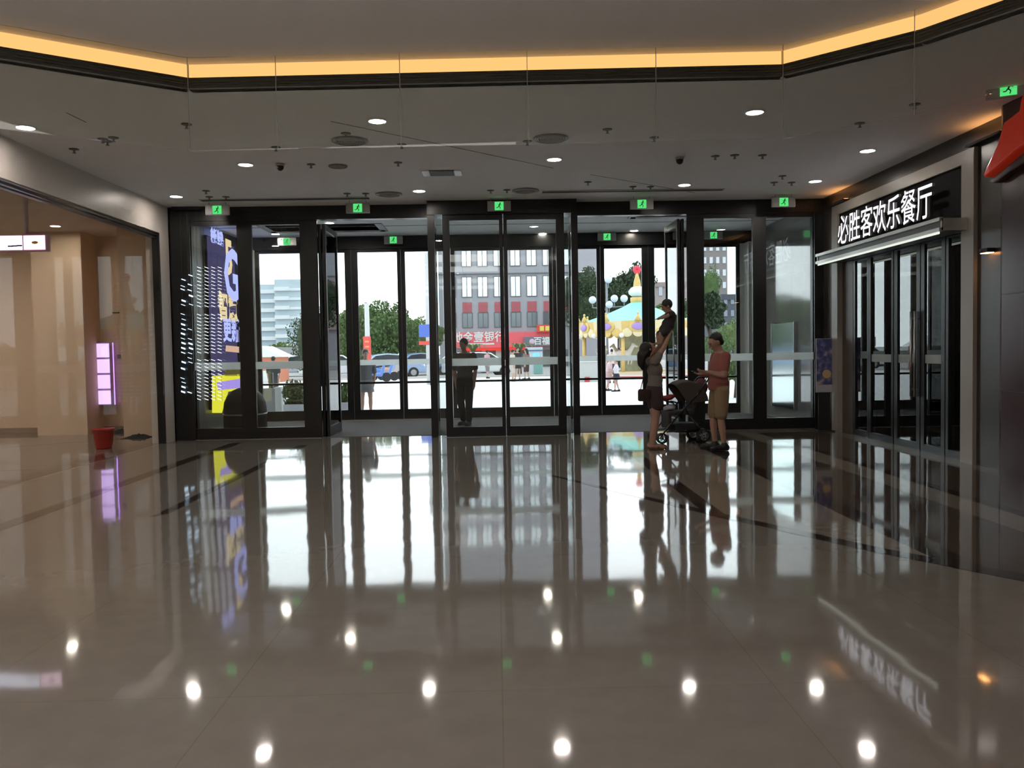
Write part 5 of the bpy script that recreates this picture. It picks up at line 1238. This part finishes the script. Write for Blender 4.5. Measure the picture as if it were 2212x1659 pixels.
# ---- simpler standing figures
def figure(px, pyfoot, y, h, rz, top, bottom, lab, skin=SKIN, hairc=HAIR, legs='long', hairlong=False, step=.08, armf=.0, vox=.014, lean=0., skirt=False, ground=None, armr=.0, topsl=.85):
    c = P(px, pyfoot, y); gz = (-.012 if y > YO else .006) if ground is None else ground
    t = empty('person', (c.x, y, gz), rz, lab, 'person'); s = h/1.70
    b = MB()
    leg(b, (0, .085*s, .88*s), (.02+step*.3, .10*s, .47*s), (step*.6, .10*s, .075*s), (step*.6+.15*s, .11*s, .035*s), s)
    leg(b, (0, -.085*s, .88*s), (.02-step*.2, -.10*s, .47*s), (-step, -.10*s, .075*s), (-step+.15*s, -.11*s, .035*s), s)
    L_ = lambda z: lean*(z-.9)
    b.ball((L_(.92)*s, 0, .92*s), (.11*s, .16*s, .12*s)); b.ball((L_(1.1)*s, 0, 1.08*s), (.10*s, .145*s, .15*s)); b.ball((L_(1.25)*s, 0, 1.24*s), (.105*s, .16*s, .14*s)); b.ball((L_(1.36)*s, 0, 1.36*s), (.08*s, .175*s, .08*s))
    b.caps((L_(1.4)*s, 0, 1.38*s), (L_(1.5)*s+.02*s, 0, 1.49*s), .052*s, .05*s)
    g, M = head(b, (L_(1.58)*s+.03*s, 0, 1.575*s), (1, 0, -.15-lean*.6), (lean, 0, 1), s)
    A = []
    for sd in (-1, 1):
        a0 = V(L_(1.36)*s, .19*sd*s, 1.36*s); f_ = armf if sd > 0 else armr
        a1 = a0+V(math.sin(f_*.5)*.28*s, .04*sd*s, -math.cos(f_*.5)*.28*s); a2 = a1+V(math.sin(f_)*.26*s, -.03*sd*s, -math.cos(f_)*.26*s); A.append((a0, a1, a2))
        limb(b, [a0, a0.lerp(a1, .5), a1], [.050*s, .045*s, .038*s]); limb(b, [a1, a1.lerp(a2, .4), a2], [.038*s, .036*s, .026*s])
        hand(b, a2, (a2-a1), (0, -sd, 0), .3, s, 1, max(.0085, vox*.75/s))
    remesh(b.build('body', skin, t), vox, 3); face_bits(g, M, t, s)
    b = MB(); b.ball(g(-.020, 0, .034), (.104*s, .086*s, .098*s), 18, 12, M)
    if hairlong: limb(b, [g(-.06, 0, 0), g(-.09, 0, -.12), g(-.08, 0, -.24)], [.075*s, .07*s, .04*s])
    remesh(b.build('hair', hairc, t), vox, 2)
    b = MB(); b.ball((L_(.98)*s, 0, .98*s), (.128*s, .175*s, .11*s)); b.ball((L_(1.1)*s, 0, 1.10*s), (.122*s, .168*s, .15*s)); b.ball((L_(1.24)*s, 0, 1.24*s), (.125*s, .182*s, .145*s)); b.ball((L_(1.35)*s, 0, 1.35*s), (.093*s, .188*s, .08*s))
    for a0, a1, a2 in A: b.caps(a0, a0.lerp(a1, topsl), .066*s, .060*s)
    remesh(b.build('shirt', top, t), vox, 3)
    b = MB(); b.ball((0, 0, .90*s), (.122*s, .172*s, .11*s))
    if skirt: b.cone((0, 0, .62*s), (0, 0, .92*s), .21*s, .15*s, 20)
    else:
        for sd, st2 in ((1, step*.3), (-1, -step*.2)):
            kn = V(.02+st2, .10*s*sd, .47*s); b.caps((0, .088*s*sd, .87*s), kn, .10*s, .078*s)
            if legs == 'long': b.caps(kn, (step*.6 if sd > 0 else -step, .10*s*sd, .12*s), .076*s, .060*s)
    remesh(b.build('skirt' if skirt else ('trousers' if legs == 'long' else 'shorts'), bottom, t), vox, 3)
    shoe(t, (step*.6, .10*s, .08*s), (step*.6+.15*s, .11*s, .035*s), BS, s); shoe(t, (-step, -.10*s, .08*s), (-step+.15*s, -.11*s, .035*s), BS, s)
    return t
C = lambda n, c: mat(n, c, .9)
figure(1006, 900, 16.6, 1.75, -2.0, C('olive_grey_shirt', (.07, .066, .055)), C('black_trousers', (.012, .012, .014)), 'man in dark olive shirt and black trousers standing behind the left centre leaf', step=.10)
figure(792, 893, 19.6, 1.60, -1.2, C('grey_top', (.10, .11, .12)), C('grey_skirt', (.12, .13, .14)), 'woman in grey top and skirt just outside, beside the red banner pole', hairlong=True, skirt=True, step=.05)
figure(1118, 822, 41, 1.66, -1.0, C('black_dress', (.02, .02, .025)), C('black_dress', (.02, .02, .025)), 'woman in black dress walking on the plaza behind the right centre leaf', hairlong=True, skirt=True, vox=.022, skin=SKIN2)
figure(1138, 820, 42, 1.60, 2.5, C('dusky_top', (.22, .15, .13)), C('brown_shorts', (.06, .04, .035)), 'person in dusky top walking beside the woman in black', legs='short', vox=.022, skin=SKIN2, hairlong=True)
figure(1108, 822, 40, 1.55, .4, C('cream_top', (.6, .5, .45)), C('pale_skirt', (.55, .48, .45)), 'person in cream clothes left of the woman in black, by the centre post', legs='short', vox=.022, skin=SKIN2)
figure(1313, 848, 29.5, 1.22, .2, C('pink_child_top', (.62, .45, .48)), C('pink_shorts', (.5, .35, .38)), 'child in pale pink in front of the carousel', legs='short', vox=.02, lean=.25, armf=.9, skin=SKIN2)
figure(1332, 850, 28.9, 1.15, 2.9, C('white_child_top', (.68, .66, .74)), C('navy_skirt', (.03, .035, .05)), 'child in white top and dark skirt in front of the carousel', skirt=True, vox=.02, armf=.9, armr=.7, skin=SKIN2)
figure(1322, 826, 36, 1.5, 1.4, C('pale_pink_top', (.6, .5, .52)), C('dark_shorts', (.08, .06, .07)), 'adult in pale pink bending by the carousel steps', legs='short', vox=.022, lean=.35, skin=SKIN2)
figure(1053, 820, 45, 1.55, .6, C('rose_top', (.55, .28, .32)), C('grey_shorts', (.2, .2, .22)), 'person in rose top beside the nose of the white car', legs='short', vox=.024, skin=SKIN2)
figure(592, 850, 26, 1.45, 1.4, C('charcoal_top', (.04, .04, .045)), C('charcoal_bottom', (.05, .05, .055)), 'person in charcoal clothes outside behind the grey bin', vox=.02)
